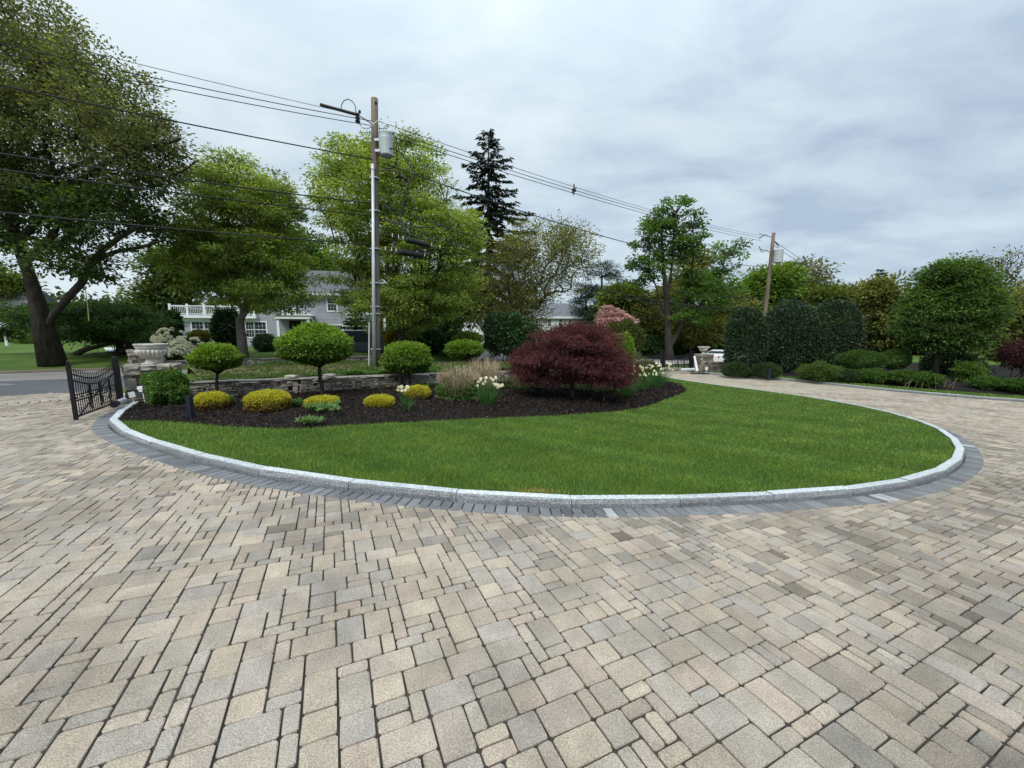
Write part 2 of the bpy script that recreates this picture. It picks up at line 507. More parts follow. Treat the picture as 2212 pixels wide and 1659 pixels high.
def skeleton(base, fork, targets, r0, rtip=.012, wob=.06, lead=None, pen=.45, trunk_pts=None, expo=.42, sag=0.0):
    """trunk to the fork, then each target joined to the cheapest node; returns edges with radii"""
    base = np.array(base, float); fork = np.array(fork, float)
    tp = np.array(trunk_pts, float) if trunk_pts is not None else np.linspace(base, fork, 6) + np.r_[np.zeros((1, 3)), rng.normal(0, wob * r0 * 3, (4, 3)) * [1, 1, 0], np.zeros((1, 3))]
    nodes = [p for p in tp]; par = [-1] + list(range(len(tp) - 1)); plen = [0.0] * len(tp)
    nt = len(tp)
    if lead is not None:
        for p in lead:
            nodes.append(np.array(p, float)); par.append(len(nodes) - 2); plen.append(plen[-1] + .3 * np.linalg.norm(nodes[-1] - nodes[-2]))
    N = np.empty((len(nodes) + 4 * len(targets) + 8, 3)); N[:len(nodes)] = nodes
    PL = np.empty(len(N)); PL[:len(nodes)] = plen
    cnt = len(nodes)
    order = np.argsort(np.linalg.norm(targets - fork, axis=1))
    lo = nt - 1
    ends = np.zeros(len(N), int)
    tn = np.zeros(len(targets), int)
    for ti in order:
        t = targets[ti]
        d = np.linalg.norm(N[lo:cnt] - t, axis=1)
        # prefer nodes lying below the target
        cost = d + pen * PL[lo:cnt] + .8 * np.maximum(0, N[lo:cnt, 2] - t[2])
        j = lo + int(np.argmin(cost)); dist = np.linalg.norm(N[j] - t)
        k = 3 if dist > 1.6 else (2 if dist > .6 else 1)
        p0 = N[j].copy(); prev = j
        for q in range(1, k + 1):
            f = q / k
            p = p0 * (1 - f) + t * f
            if q < k: p = p + rng.normal(0, .05 * dist, 3) + np.array([0, 0, (.10 - sag) * dist * math.sin(math.pi * f)])
            N[cnt] = p; par.append(prev); PL[cnt] = PL[prev] + dist / k; prev = cnt; cnt += 1
        ends[prev] += 1; tn[ti] = prev
    w = ends[:cnt].astype(float)
    for i in range(cnt - 1, 0, -1):
        w[par[i]] += w[i]
    rad = rtip * np.maximum(w, 1) ** expo
    mxr = rad[nt - 1] if rad[nt - 1] > 0 else 1
    scale = r0 * .8 / mxr
    rad = rtip + (rad - rtip) * scale
    for i in range(nt): rad[i] = max(rad[i], r0 * (1.0 - .22 * i / max(1, nt - 1)))
    return N[:cnt], np.array(par), rad[:cnt], nt
def skel_mesh(name, N, par, rad, nt, m, parent, flare=1.35, minr=0.0, sides=5, trunk_sides=10, knobs=0.0):
    """trunk as one ringed tube, limbs as short prisms"""
    mb = MB()
    if nt > 1:
        tr, _ = resample(np.c_[N[:nt], rad[:nt]], max(.15, np.linalg.norm(N[nt - 1] - N[0]) / 14))
        base = tr[0, :3]
        pts = tr[:, :3]; rr = tr[:, 3].copy()
        h = np.linalg.norm(pts - base, axis=1)
        rr *= 1 + (flare - 1) * np.exp(-h / max(.05, 1.6 * rad[0]))
        if knobs: rr *= 1 + rng.normal(0, knobs, len(rr))
        pts[0, 2] -= .25
        mb.tube(pts, rr, trunk_sides)
    V0 = np.array(mb.v, float).reshape(-1, 3); F0 = mb.f
    ch = np.array([i for i in range(nt, len(N)) if rad[i] > minr])
    V = []; quads = None
    if len(ch):
        a = N[par[ch]]; b = N[ch]; ra = np.minimum(rad[par[ch]], rad[ch] * 1.25)[:, None]; rb = rad[ch][:, None]
        d = unit(b - a); b = b + d * rb * .5; a = a - d * ra * .3
        ref = np.where(np.abs(d[:, 2:3]) > .8, np.array([[0, 1., 0]]), np.array([[0, 0, 1.]]))
        x = unit(np.cross(d, ref)); y = np.cross(d, x)
        ang = 2 * np.pi * np.arange(sides) / sides
        ring = x[:, None, :] * np.cos(ang)[None, :, None] + y[:, None, :] * np.sin(ang)[None, :, None]
        Va = a[:, None, :] + ring * ra[:, None, :]; Vb = b[:, None, :] + ring * rb[:, None, :]
        V = np.concatenate([Va, Vb], 1).reshape(-1, 3)
        k = np.arange(sides); k2 = (k + 1) % sides
        q = np.stack([k, k2, k2 + sides, k + sides], 1)
        quads = (q[None] + (np.arange(len(ch)) * 2 * sides)[:, None, None]).reshape(-1, 4)
    objs = []
    if len(V0): objs.append(link('trunk', mesh_py('trunk', V0, F0), m, parent, smooth=True))
    if quads is not None: objs.append(link('limbs', mesh_np('limbs', V, quads, 4), m, parent, smooth=True))
    return objs
def crown(parent, cent, per, cr, flat, L, Wd, cols, m, outw=None, up=.9, droop=.35, var=.18, clvar=.16, name='crown', spread=1.0):
    nc = len(cent)
    cl = np.repeat(np.arange(nc), per)
    crs = cr * np.exp(rng.normal(0, .25, nc))[cl][:, None]
    off = rand_unit(nc * per) * (rng.random((nc * per, 1)) ** .5) * np.array([1, 1, flat]) * crs * 1.05
    P = cent[cl] + off
    out = unit(off + 1e-6) * spread + (outw[cl] * .6 if outw is not None else 0)
    A = out + rng.normal(0, .45, P.shape); A[:, 2] -= droop
    Nn = rng.normal(0, .55, P.shape); Nn[:, 2] += up
    n = len(P)
    return leaves(name, P, A, Nn, L * np.exp(rng.normal(0, .2, n)), Wd * np.exp(rng.normal(0, .2, n)), tints(n, cols, var, cl, clvar), m, parent)
def tree(name, label, base, ells, fork, r0, ncl, per, cr, L, Wd, cols, cat='tree', group=None, bark='bark', flat=.45, shell=.45, m='leaf', droop=.35,
         rtip=.012, minr=0.0, lead=None, trunk_pts=None, up=.9, pen=.45, clvar=.18, var=.18, flare=1.35, topbias=.25, sag=0.0, leafy=1.0, sides=5, expo=.42):
    base = Vector(base)
    root = empty(name, base, label, cat, group)
    cent, outd, _ = sample_ells(ells, ncl, shell, topbias)
    N, par, rad, nt = skeleton(base, fork, cent, r0, rtip, lead=lead, trunk_pts=trunk_pts, pen=pen, sag=sag, expo=expo)
    skel_mesh(name, N, par, rad, nt, MT[bark], root, flare, minr, sides)
    k = int(ncl * leafy)
    crown(root, cent[:k], per, cr, flat, L, Wd, cols, MT[m], outd[:k], up, droop, var, clvar)
    return root
def bush(name, label, base, ells, n, L, Wd, cols, cat='shrub', group=None, m='leaf', shell=.72, lump=.08, stems=6, stem_r=.012, bark='bark', up=.3, droop=.1, sq=2.0,
         cols_low=None, zlow=.35, out=1.0, var=.2, flatbot=True, part='foliage'):
    """clipped or rounded shrub: dense leaves through the outer shell, stems to the ground"""
    base = Vector(base)
    root = empty(name, base, label, cat, group)
    vol = np.array([np.prod(e[1]) ** .7 for e in ells]); vol /= vol.sum()
    idx = rng.choice(len(ells), n, p=vol)
    d = rand_unit(n)
    if sq != 2.0:
        nrm = (np.abs(d) ** sq).sum(1, keepdims=True) ** (1 / sq); dd = d / nrm
    else: dd = d
    r = (shell ** 3 + (1 - shell ** 3) * rng.random(n)) ** (1 / 3)
    ph = rng.random(6) * 6.28
    lumpf = 1 + lump * (np.sin(d[:, 0] * 5 + ph[0]) * np.sin(d[:, 1] * 5 + ph[1]) + np.sin(d[:, 2] * 7 + ph[2]) * np.sin(d[:, 0] * 8 + ph[3])) + rng.normal(0, lump * .35, n)
    C = np.array([e[0] for e in ells])[idx]; Rr = np.array([e[1] for e in ells])[idx]
    P = C + dd * Rr * (r * lumpf)[:, None]
    if flatbot:
        P[:, 2] = np.maximum(P[:, 2], base.z + .02 + .1 * rng.random(n) * (P[:, 2].max() - base.z) * .3)
    A = d * out + rng.normal(0, .55, P.shape); A[:, 2] -= droop
    Nn = d * .7 + rng.normal(0, .6, P.shape); Nn[:, 2] += up
    tn = tints(n, cols, var)
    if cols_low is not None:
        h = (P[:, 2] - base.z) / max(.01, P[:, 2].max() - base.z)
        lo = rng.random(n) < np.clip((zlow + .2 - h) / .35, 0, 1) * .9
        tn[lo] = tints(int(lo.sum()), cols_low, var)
    leaves(part, P, A, Nn, L * np.exp(rng.normal(0, .2, n)), Wd * np.exp(rng.normal(0, .2, n)), tn, MT[m], root)
    if stems:
        mb = MB()
        for k in range(stems):
            t = P[rng.integers(n)]; q = np.array([ells[0][0][0], ells[0][0][1], base.z]) + rng.normal(0, .15, 3) * [ells[0][1][0], ells[0][1][1], 0] * 1.0
            q[2] = base.z - .03
            mid = (q + t) / 2 + rng.normal(0, .05, 3)
            mb.tube([q, mid, q * .15 + t * .85], [stem_r, stem_r * .8, stem_r * .4], 4)
        mb.build('stems', MT[bark], root)['kind'] = 'stuff'
    return root
def conifer(name, label, base, top, rbase, hstart, nwhorl, L, cols, group=None, per=26, shape=.85, r0=.3, droop=.25, gap=0.0, seg=1.0):
    base = Vector(base)
    root = empty(name, base, label, 'tree', group)
    Hh = top[2] - base.z
    mb = MB()
    lean = Vector((top[0] - base.x, top[1] - base.y, 0))
    ax = lambda f: Vector(base) + lean * f + Vector((0, 0, Hh * f))
    mb.tube([ax(f) for f in (0, .25, .5, .75, .97)], [r0, r0 * .8, r0 * .55, r0 * .3, .03], 8)
    P = []; A = []; cl = []; lsc = []
    ci = 0
    for w in range(nwhorl):
        f = hstart + (1 - hstart) * (w + .5 * rng.random()) / nwhorl
        rr = rbase * (1 - (f - hstart) / (1 - hstart)) ** shape * (.75 + .45 * rng.random()) + .05
        nb = 6 if f < .85 else 5
        a0 = rng.random() * 6.28
        for b in range(nb):
            if rng.random() < gap: continue
            a = a0 + 6.283 * b / nb + rng.normal(0, .2)
            ln = rr * (.7 + .45 * rng.random())
            k = max(3, int(per * ln / rbase * 1.6 + 4))
            t = np.linspace(.12, 1, k)
            hor = np.stack([np.cos(a) * t * ln, np.sin(a) * t * ln], 1)
            zz = -droop * ln * (t ** 1.0) + .35 * droop * ln * t ** 3 + (.25 * ln * t if f > .8 else 0)
            o = np.array(ax(f))
            pts = o + np.c_[hor, zz]
            mb.tube([tuple(o), tuple(pts[k // 2]), tuple(pts[-1])], [.05 * seg * (1 - f) + .015, .03 * seg, .008], 3, cap=False)
            m_ = max(2, int(2 * seg))
            Q = np.repeat(pts, m_, 0)
            dirr = np.array([np.cos(a), np.sin(a), -.1])
            side = np.array([-np.sin(a), np.cos(a), 0])
            s_ = rng.choice([-1, 1], len(Q))[:, None]
            lsc.append(np.full(len(Q), .45 + .55 * (1 - f) ** .5)); P.append(Q + rng.normal(0, L * .10, Q.shape)); A.append(dirr * .7 + side * s_ * (.2 + .8 * rng.random((len(Q), 1))) + np.array([0, 0, -.45]) * rng.random((len(Q), 1)))
            cl.append(np.full(len(Q), ci)); ci += 1
    P = np.concatenate(P); A = np.concatenate(A); cl = np.concatenate(cl)
    mb.build('trunk', MT['bark'], root)
    n = len(P)
    Nn = rng.normal(0, .5, P.shape); Nn[:, 2] += .6
    lsc = np.concatenate(lsc)
    leaves('crown', P, A, Nn, lsc * L * (.6 + .7 * rng.random(n)), lsc * L * .30, tints(n, cols, .2, cl, .2), MT['needle'], root)
    return root

# ------------------------------------------------------------------ helpers: stone pieces
def stone_variant(i):
    r = np.random.default_rng(100 + i)
    V = []; 
    for (y, sc) in ((-.5, .80), (-.36, 1.0), (.5, .97)):
        for (sx, sz) in ((-1, -1), (0, -1.06), (1, -1), (1.04, 0), (1, 1), (0, 1.05), (-1, 1), (-1.04, 0)):
            V.append((sx * .5 * sc * (1 + r.normal(0, .05)), y + r.normal(0, .05), sz * .5 * sc * (1 + r.normal(0, .06))))
    F = [tuple(range(7, -1, -1))[::-1]]
    F = [(0, 1, 2, 3, 4, 5, 6, 7)]
    for j in (0, 8):
        for k in range(8):
            F.append((j + k, j + 8 + k, j + 8 + (k + 1) % 8, j + (k + 1) % 8))
    F.append(tuple(range(23, 15, -1)))
    me = mesh_py('stone', V, F)
    me.materials.append(MT['stone'])
    return me
STONES = [stone_variant(i) for i in range(10)]
def local_mat(x, y, z, o):
    return Matrix((( *(Vector(x)),), )) 
def pieces(parent, name, stuff_name, items, m, limit=300):
    """items: (mesh, 4x4 matrix, colour). The ones that show largest become objects, the rest one joined part"""
    if not items: return
    cen = np.array([it[1].translation for it in items])
    px, py, dep = project(cen)
    size = np.array([abs(it[1].to_3x3().determinant()) ** (2 / 3) for it in items])
    show = size / np.maximum(dep, .3) ** 2
    vis = (dep > .2) & (px > -60) & (px < 2272) & (py > -60) & (py < 1720)
    show = np.where(vis, show, 0)
    order = np.argsort(-show)
    pinv = wmat(parent).inverted() if parent else Matrix()
    single = [i for i in order[:limit] if show[i] > 0]
    sset = set(int(i) for i in single)
    for i in single:
        me, M, c = items[i]
        o = bpy.data.objects.new(name, me)
        COL.objects.link(o)
        if parent: o.parent = parent
        o.matrix_local = pinv @ M
        o.color = (*c, 1)
    rest = [i for i in range(len(items)) if i not in sset]
    if rest:
        Vs = []; Fs = []; Ts = []; b = 0
        cache = {}
        for i in rest:
            me, M, c = items[i]
            if me.name not in cache:
                v = np.empty(len(me.vertices) * 3); me.vertices.foreach_get('co', v)
                cache[me.name] = (v.reshape(-1, 3), [tuple(p.vertices) for p in me.polygons])
            v, f = cache[me.name]
            Mn = np.array(M)
            Vs.append(v @ Mn[:3, :3].T + Mn[:3, 3]); Fs += [tuple(q + b for q in ff) for ff in f]; Ts.append(np.tile(c, (len(v), 1))); b += len(v)
        V = np.concatenate(Vs); Tt = np.concatenate(Ts)
        o = link(stuff_name, mesh_py(stuff_name, V, Fs, Tt), m, parent)
        o['kind'] = 'stuff'
def basis(x, y, z, o):
    return Matrix(((x[0], y[0], z[0], o[0]), (x[1], y[1], z[1], o[1]), (x[2], y[2], z[2], o[2]), (0, 0, 0, 1)))
STONE_COLS = [(.95, .92, .86), (.62, .62, .64), (1.25, 1.15, .98), (.80, .76, .70), (.5, .5, .53), (1.05, .98, .9), (.72, .70, .66), (1.35, 1.28, 1.15), (.6, .56, .5)]
def stone_col():
    c = np.array(STONE_COLS[rng.integers(len(STONE_COLS))]) * math.exp(rng.normal(0, .12))
    return tuple(float(q) for q in c)
def stone_face(items, p0, p1, z0, z1, face, course=(.05, .12), length=(.10, .34), big=.10, depth=.16, gap=.012, cap=None):
    """fills a wall face from p0 to p1 (xy, left to right as seen) with coursed rubble; z0,z1 functions of the fraction; face = outward normal"""
    p0 = np.array(p0, float); p1 = np.array(p1, float)
    Lw = np.hypot(*(p1 - p0)); dx = (p1 - p0) / Lw
    X = Vector((dx[0], dx[1], 0)); Yv = Vector((-face[0], -face[1], 0)).normalized()
    h = lambda f: z1(f) - z0(f)
    hm = max(h(0), h(.5), h(1))
    z = 0.0
    occupied = []
    while z < hm - .015:
        ch = rng.uniform(*course)
        if hm - (z + ch) < .045: ch = hm - z
        s = -rng.random() * length[0]
        while s < Lw:
            l = rng.uniform(*length) * (ch / np.mean(course)) ** .3
            a, b = max(0, s), min(Lw, s + l)
            if Lw - b < length[0] * .5: b = Lw
            s = b if b > a else s + l
            if b - a < .03: continue
            if any(oa < (a + b) / 2 < ob and oz0 < z + ch * .5 < oz1 for oa, ob, oz0, oz1 in occupied): continue
            f = (a + b) / 2 / Lw
            zz0 = z0(f) + z * h(f) / hm; hh = ch * h(f) / hm
            if big and rng.random() < big and z + ch * 2 < hm and z < hm * .55:
                occupied.append((a, b, z + ch, z + ch + .12)); hh2 = hh + .1
                hh2 = min(hh2, z1(f) - zz0)
                subs = [(zz0, hh2)]
            elif ch > .085 and rng.random() < .3:
                q = rng.uniform(.35, .65); subs = [(zz0, hh * q), (zz0 + hh * q, hh * (1 - q))]
            else: subs = [(zz0, hh)]
            for sz, sh in subs:
                g = gap
                xy = p0 + dx * (a + b) / 2
                prot = rng.normal(0, .012)
                rot = Matrix.Rotation(rng.normal(0, .035), 3, 'Y')
                Xr = X; Zr = Vector((0, 0, 1))
                w = max(.02, (b - a) - g); hgt = max(.012, sh - g)
                M = basis(Xr * w, Yv * depth, Zr * hgt, (xy[0] + face[0] * (prot - depth / 2 + .02), xy[1] + face[1] * (prot - depth / 2 + .02), sz + sh / 2))
                items.append((STONES[rng.integers(len(STONES))], M, stone_col()))
        z += ch
# ================================================================== SETTING
def structure(o): o['kind'] = 'structure'; return o
# --- the kerb line of the planted island, outer foot, clockwise from the near stone pier
KO = np.array([(-8.55, 8.55), (-8.28, 8.18), (-7.58, 7.15), (-6.98, 6.5), (-6.15, 5.9), (-5.2, 5.33), (-4.1, 4.77), (-3.26, 4.41), (-2.45, 4.15), (-1.62, 3.97), (-.6, 3.82),
               (.4, 3.77), (1.4, 3.88), (2.55, 4.08), (3.62, 4.34), (4.41, 4.55), (5.2, 4.86), (6.05, 5.24), (7.42, 6.1), (8.6, 7.09), (9.6, 8.19), (10.2, 9.05), (10.7, 10.1),
               (11.02, 11.2), (11.12, 12.4), (10.95, 13.6), (10.5, 14.9), (9.75, 16.3), (8.95, 17.8), (8.3, 19.3), (7.95, 20.8), (7.8, 22.3)])
def offset_line(P, d):
    P = np.asarray(P, float)
    t = np.gradient(P, axis=0); t = unit(t)
    n = np.stack([t[:, 1], -t[:, 0]], 1)        # to the right of travel = outwards here
    return P + n * d
KOs, klen = resample(smooth_poly(KO, 2), .08)
KI = offset_line(KOs, -.12)
BO = offset_line(KOs, .215)
WALL_P = 12.6
wall_a0, wall_a1 = -.35, 19.2
ME = np.array([(-6.85, 6.62), (-6.27, 6.74), (-5.39, 6.6), (-4.9, 6.48), (-4.0, 6.43), (-3.5, 6.52), (-2.97, 6.95), (-1.2, 7.79), (.49, 8.58), (2.57, 9.57), (3.9, 10.87),
               (5.37, 12.83), (6.75, 14.75), (7.25, 16.0), (7.45, 17.3), (7.35, 18.9), (7.1, 20.6), (6.95, 22.2)])
MEs = smooth_poly(ME, 2)
i0 = int(np.argmin(np.hypot(*(KI - MEs[0]).T)))
i1 = int(np.argmin(np.hypot(*(KI - np.array([7.7, 21.9])).T)))
LAWN = np.r_[KI[i0:i1], MEs[::-1]]
bed_back = [from_ap(a, WALL_P + .1) for a in np.linspace(wall_a1, wall_a0, 24)]
BED = np.r_[KI[:i0], MEs, [(6.9, 22.6)], bed_back, [from_ap(-.35, 12.45), from_ap(-1.1, 12.45)]]
_wv = np.array([[.9, 1.7, .3], [2.3, .8, 1.9], [3.7, 3.1, 4.2]])
def bump2(x, y, k=1.0):
    return sum(math.pow(.5, i) * np.sin(x * w[0] * k + w[2]) * np.sin(y * w[1] * k + w[2] * 2) for i, w in enumerate(_wv))
def lawn_z(x, y): return T(x, y) + .072 + .010 * bump2(x, y, .8)
def bed_z(x, y):
    pts = np.c_[x, y]
    d = np.minimum(edge_dist(pts, MEs, False), edge_dist(pts, KI[:i0 + 1], False))
    p = across(x, y)
    return T(x, y) + .072 - .062 * sst(p, 11.3, 12.5) + .07 * sst(d, 0, 1.6) * (1 - sst(p, 10.5, 12.3)) + .012 * bump2(x, y, 2.2) + .008 * bump2(x, y, 9)
def bedz(x, y): return float(bed_z(np.array([x]), np.array([y]))[0])
def lawnz(x, y): return float(lawn_z(np.array([x]), np.array([y]))[0])

# --- ground sheet to the horizon
xs = np.unique(np.r_[np.linspace(-420, -60, 19), np.linspace(-60, 70, 105), np.linspace(70, 420, 19)])
ys = np.unique(np.r_[np.linspace(-60, -6, 8), np.linspace(-6, 62, 80), np.linspace(62, 600, 22)])
gx, gy = np.meshgrid(xs, ys)
gz = G(gx, gy) - .06
pp = across(gx, gy); aa = along(gx, gy)
gz = gz - .06 * ((pp < 12.3))
gv = np.c_[gx.ravel(), gy.ravel(), gz.ravel()]
nx_, ny_ = len(xs), len(ys)
ii = (np.arange(ny_ - 1)[:, None] * nx_ + np.arange(nx_ - 1)[None]).ravel()
ground = link('ground', mesh_np('ground', gv, np.stack([ii, ii + 1, ii + 1 + nx_, ii + nx_], 1), 4), MT['lawn'], smooth=True)
structure(ground)

# --- right kerb line
KR = np.array([(11.62, 23.2), (13.2, 21.7), (14.5, 20.1), (15.25, 18.6), (15.9, 17.0), (16.6, 15.6), (17.4, 14.5), (18.4, 13.5), (20.0, 12.2), (22.5, 10.6), (26, 9)])
KRs, _ = resample(smooth_poly(KR, 2), .12)
RK_O = KRs                                     # drive side
RK_I = offset_line(KRs, -.14)                  # bed side (left of travel)
# --- driveway
a_l = -22
drive_poly = [(-30, -6), (26.5, -6), (26.5, 8.7)] + [tuple(q) for q in RK_O[::-1]] + [(11.6, 24.6), (13.2, 27.6), (6.2, 28.6), (7.6, 24.6), (7.3, 22.4)] + \
             [from_ap(a, WALL_P + .05) for a in (19, 12, 6, 2, -.3)] + [from_ap(-.9, 12.6), from_ap(-1.3, 15.70), from_ap(-12, 15.70), from_ap(-22, 15.70)]
driveway = region(drive_poly, .8, lambda x, y: T(x, y) - .0095, 'driveway', MT['joint'])
structure(driveway)
# pieces: units of .0745 m on axes turned with the paving
U = .0725
AZ = R(64.7)
PA = np.array([math.sin(AZ), math.cos(AZ)]); PB = np.array([math.cos(AZ), -math.sin(AZ)])
def paver_mesh(nu, nv, seed, lite=False):
    r = np.random.default_rng(seed)
    w, h = nu * U - .0078, nv * U - .0078
    c = .009
    oct_ = [(-w / 2 + c, -h / 2), (w / 2 - c, -h / 2), (w / 2, -h / 2 + c), (w / 2, h / 2 - c), (w / 2 - c, h / 2), (-w / 2 + c, h / 2), (-w / 2, h / 2 - c), (-w / 2, -h / 2 + c)]
    if lite: oct_ = [(-w / 2, -h / 2), (w / 2, -h / 2), (w / 2, h / 2), (-w / 2, h / 2)]
    n = len(oct_)
    V = []
    for z, ins in ((0, .0032), (-.005, 0), (-.034, .001)):
        for (x, y) in oct_:
            sx = (abs(x) - ins) / max(1e-6, abs(x)); sy = (abs(y) - ins) / max(1e-6, abs(y))
            V.append((x * sx + r.normal(0, .0012), y * sy + r.normal(0, .0012), z + (r.normal(0, .0006) if z == 0 else 0)))
    F = [tuple(range(n))]
    for j in (0, n):
        for k in range(n):
            F.append((j + k, j + n + k, j + n + (k + 1) % n, j + (k + 1) % n))
    me = mesh_py('paver', V, F)
    me.materials.append(MT['paver'])
    return me
PM = {}
for t in ((2, 2), (2, 3), (3, 2), (2, 1), (1, 2), (1, 1), (1, 3), (3, 1)):
    PM[t] = [paver_mesh(*t, 7 * i + t[0] + 3 * t[1]) for i in range(3)]
    PM[t + ('l',)] = [paver_mesh(*t, 1, True)]
NG = 640
grid = np.zeros((NG, NG), bool)
org = -PA * U * NG * .5 - PB * U * NG * .5 + np.array([.3, 6.2])
# keep only cells inside the paved area in view
gi, gj = np.meshgrid(np.arange(NG), np.arange(NG), indexing='ij')
cxy = org + (gi.ravel() + .5)[:, None] * U * PA + (gj.ravel() + .5)[:, None] * U * PB
DP = np.array(drive_poly, float)
isl = np.r_[BO, [from_ap(19, 12.3), from_ap(-.3, 12.3)]]
ok = inside(cxy, DP) & ~inside(cxy, isl) & (cxy[:, 1] > .25) & (cxy[:, 1] < 15.6)
near_b = edge_dist(cxy, BO[::4], False) < .24
ok |= inside(cxy, DP) & inside(cxy, isl) & near_b & (edge_dist(cxy, BO[::4], False) < .07)
px_, py_, dp_ = project(np.c_[cxy, T(cxy[:, 0], cxy[:, 1])])
ok &= (px_ > -900) & (px_ < 3100) & (dp_ > .2) & (py_ < 2700)
CIRC = np.array([-11.7, 8.05]); CR = 2.35
dc = np.hypot(*(cxy - CIRC).T)
ok &= dc > CR
okg = ok.reshape(NG, NG)
PAL = [(1.07, 1.02, .94), (1.09, 1.05, 1.0), (.96, .97, .98), (1.10, 1.02, .95), (1.02, .98, .93), (.96, .96, .95), (1.05, 1.01, .95), (.94, .92, .89), (1.12, 1.06, .96), (1.04, 1.02, .98)]
def paver_tint(x, y, dB):
    c = np.array(PAL[rng.integers(len(PAL))]) * math.exp(rng.normal(0, .05))
    k = bump2(x, y, .55) + .6 * bump2(x + 3, y - 2, 1.3)
    if k > .55 and rng.random() < .5: c *= rng.uniform(.74, .92)
    if dB < .8 and rng.random() < .45: c *= rng.uniform(.66, .9)
    if x > 2.5 and rng.random() < .35: c *= rng.uniform(.74, .92) * np.array([1, .985, .95])
    if rng.random() < .009: c *= .62
    return tuple(float(q) for q in c)
def ground_frame(x, y, X2, Y2, dz=0.0):
    e_ = .05
    n = Vector((-(float(T(x + e_, y)) - float(T(x - e_, y))) / (2 * e_), -(float(T(x, y + e_)) - float(T(x, y - e_))) / (2 * e_), 1)).normalized()
    n = (n + Vector((rng.normal(0, .006), rng.normal(0, .006), 0))).normalized()
    Xv = Vector((X2[0], X2[1], 0)); Xv = (Xv - n * Xv.dot(n)).normalized()
    Yv = n.cross(Xv)
    return basis(Xv, Yv, n, (x, y, float(T(x, y)) + dz))
items = []
choices = [(2, 3), (3, 2), (2, 2), (2, 1), (1, 2)]
wts = np.array([.25, .22, .25, .15, .13])
bo_c = BO[::4]
oi, oj = np.nonzero(okg)
for q in np.argsort(oi * .62 + oj * .78 + 5.5 * np.sin(oi * .11) * np.sin(oj * .09)):
    if True:
        i, j = int(oi[q]), int(oj[q])
        if grid[i, j]: continue
        for t in [choices[q] for q in rng.choice(5, 5, replace=False, p=wts)] + [(1, 3), (1, 1)]:
            if i + t[0] <= NG and j + t[1] <= NG and not grid[i:i + t[0], j:j + t[1]].any() and okg[i:i + t[0], j:j + t[1]].all():
                break
        else: continue
        grid[i:i + t[0], j:j + t[1]] = True
        q = org + (i + t[0] / 2) * U * PA + (j + t[1] / 2) * U * PB
        dist = math.hypot(*q)
        dB = float(np.min(np.hypot(*(bo_c - q).T))) if dist < 14 else 9
        key = t if dist < 6 else t + ('l',)
        M = ground_frame(q[0], q[1], PA, -PB, rng.normal(0, .0012))
        items.append((PM[key][rng.integers(len(PM[key]))], M, paver_tint(q[0], q[1], dB)))
# rings of the laid circle at the street end
for rr in np.arange(.22, CR + .01, .155):
    k = max(6, int(2 * math.pi * rr / .165))
    for q in range(k):
        a = 2 * math.pi * (q + rng.random() * .1) / k
        x, y = CIRC + rr * np.array([math.cos(a), math.sin(a)])
        ok_ = inside(np.array([[x, y]]), DP)[0]
        if not ok_: continue
        M = ground_frame(x, y, (-math.sin(a), math.cos(a)), None, rng.normal(0, .0012))
        items.append((PM[(2, 2, 'l')][0], M @ Matrix.Diagonal((.96, .98, 1, 1)), paver_tint(x, y, 5)))
pieces(driveway, 'paver', 'paving_field', items, MT['paver'], 300)
print('pavers', len(items))
# far paving: too far away to tell the pieces apart
mf = mat('paving_far', (.40, .365, .305), .9, (.30, .275, .235), 1.1, 6, bump=.3, bscale=60, spec=.2, stretch=(1, 1, 1), rampw=(.3, .7))
nt = mf.node_tree
bt = nt.nodes.new('ShaderNodeTexBrick'); mpn = nt.nodes.new('ShaderNodeMapping'); gp_ = nt.nodes.new('ShaderNodeNewGeometry')
mpn.inputs['Rotation'].default_value = (0, 0, -(R(90) - AZ))
nt.links.new(gp_.outputs['Position'], mpn.inputs[0]); nt.links.new(mpn.outputs[0], bt.inputs['Vector'])
bt.inputs['Color1'].default_value = (1.1, 1.02, .9, 1); bt.inputs['Color2'].default_value = (.82, .81, .78, 1); bt.inputs['Mortar'].default_value = (.25, .24, .22, 1)
bt.inputs['Scale'].default_value = 1.0; bt.inputs['Brick Width'].default_value = .21; bt.inputs['Row Height'].default_value = .15; bt.inputs['Mortar Size'].default_value = .006
pb = [n for n in nt.nodes if n.type == 'BSDF_PRINCIPLED'][0]
old = pb.inputs['Base Color'].links[0].from_socket
mm = nt.nodes.new('ShaderNodeMix'); mm.data_type = 'RGBA'; mm.blend_type = 'MULTIPLY'; mm.inputs['Factor'].default_value = 1
nt.links.new(old, mm.inputs['A']); nt.links.new(bt.outputs['Color'], mm.inputs['B']); nt.links.new(mm.outputs['Result'], pb.inputs['Base Color'])
far_poly = [(10.55, 15.5), (16.66, 15.5)] + [tuple(q) for q in RK_O[::-1] if q[1] > 15.6] + [(11.6, 24.6), (13.2, 27.6), (6.2, 28.6), (7.6, 24.6), (7.9, 22.3)] + [tuple(q) for q in KOs[::-1] if 15.6 < q[1] < 22.2]
structure(region(far_poly, .6, lambda x, y: T(x, y) - .003, 'driveway_far', mf))

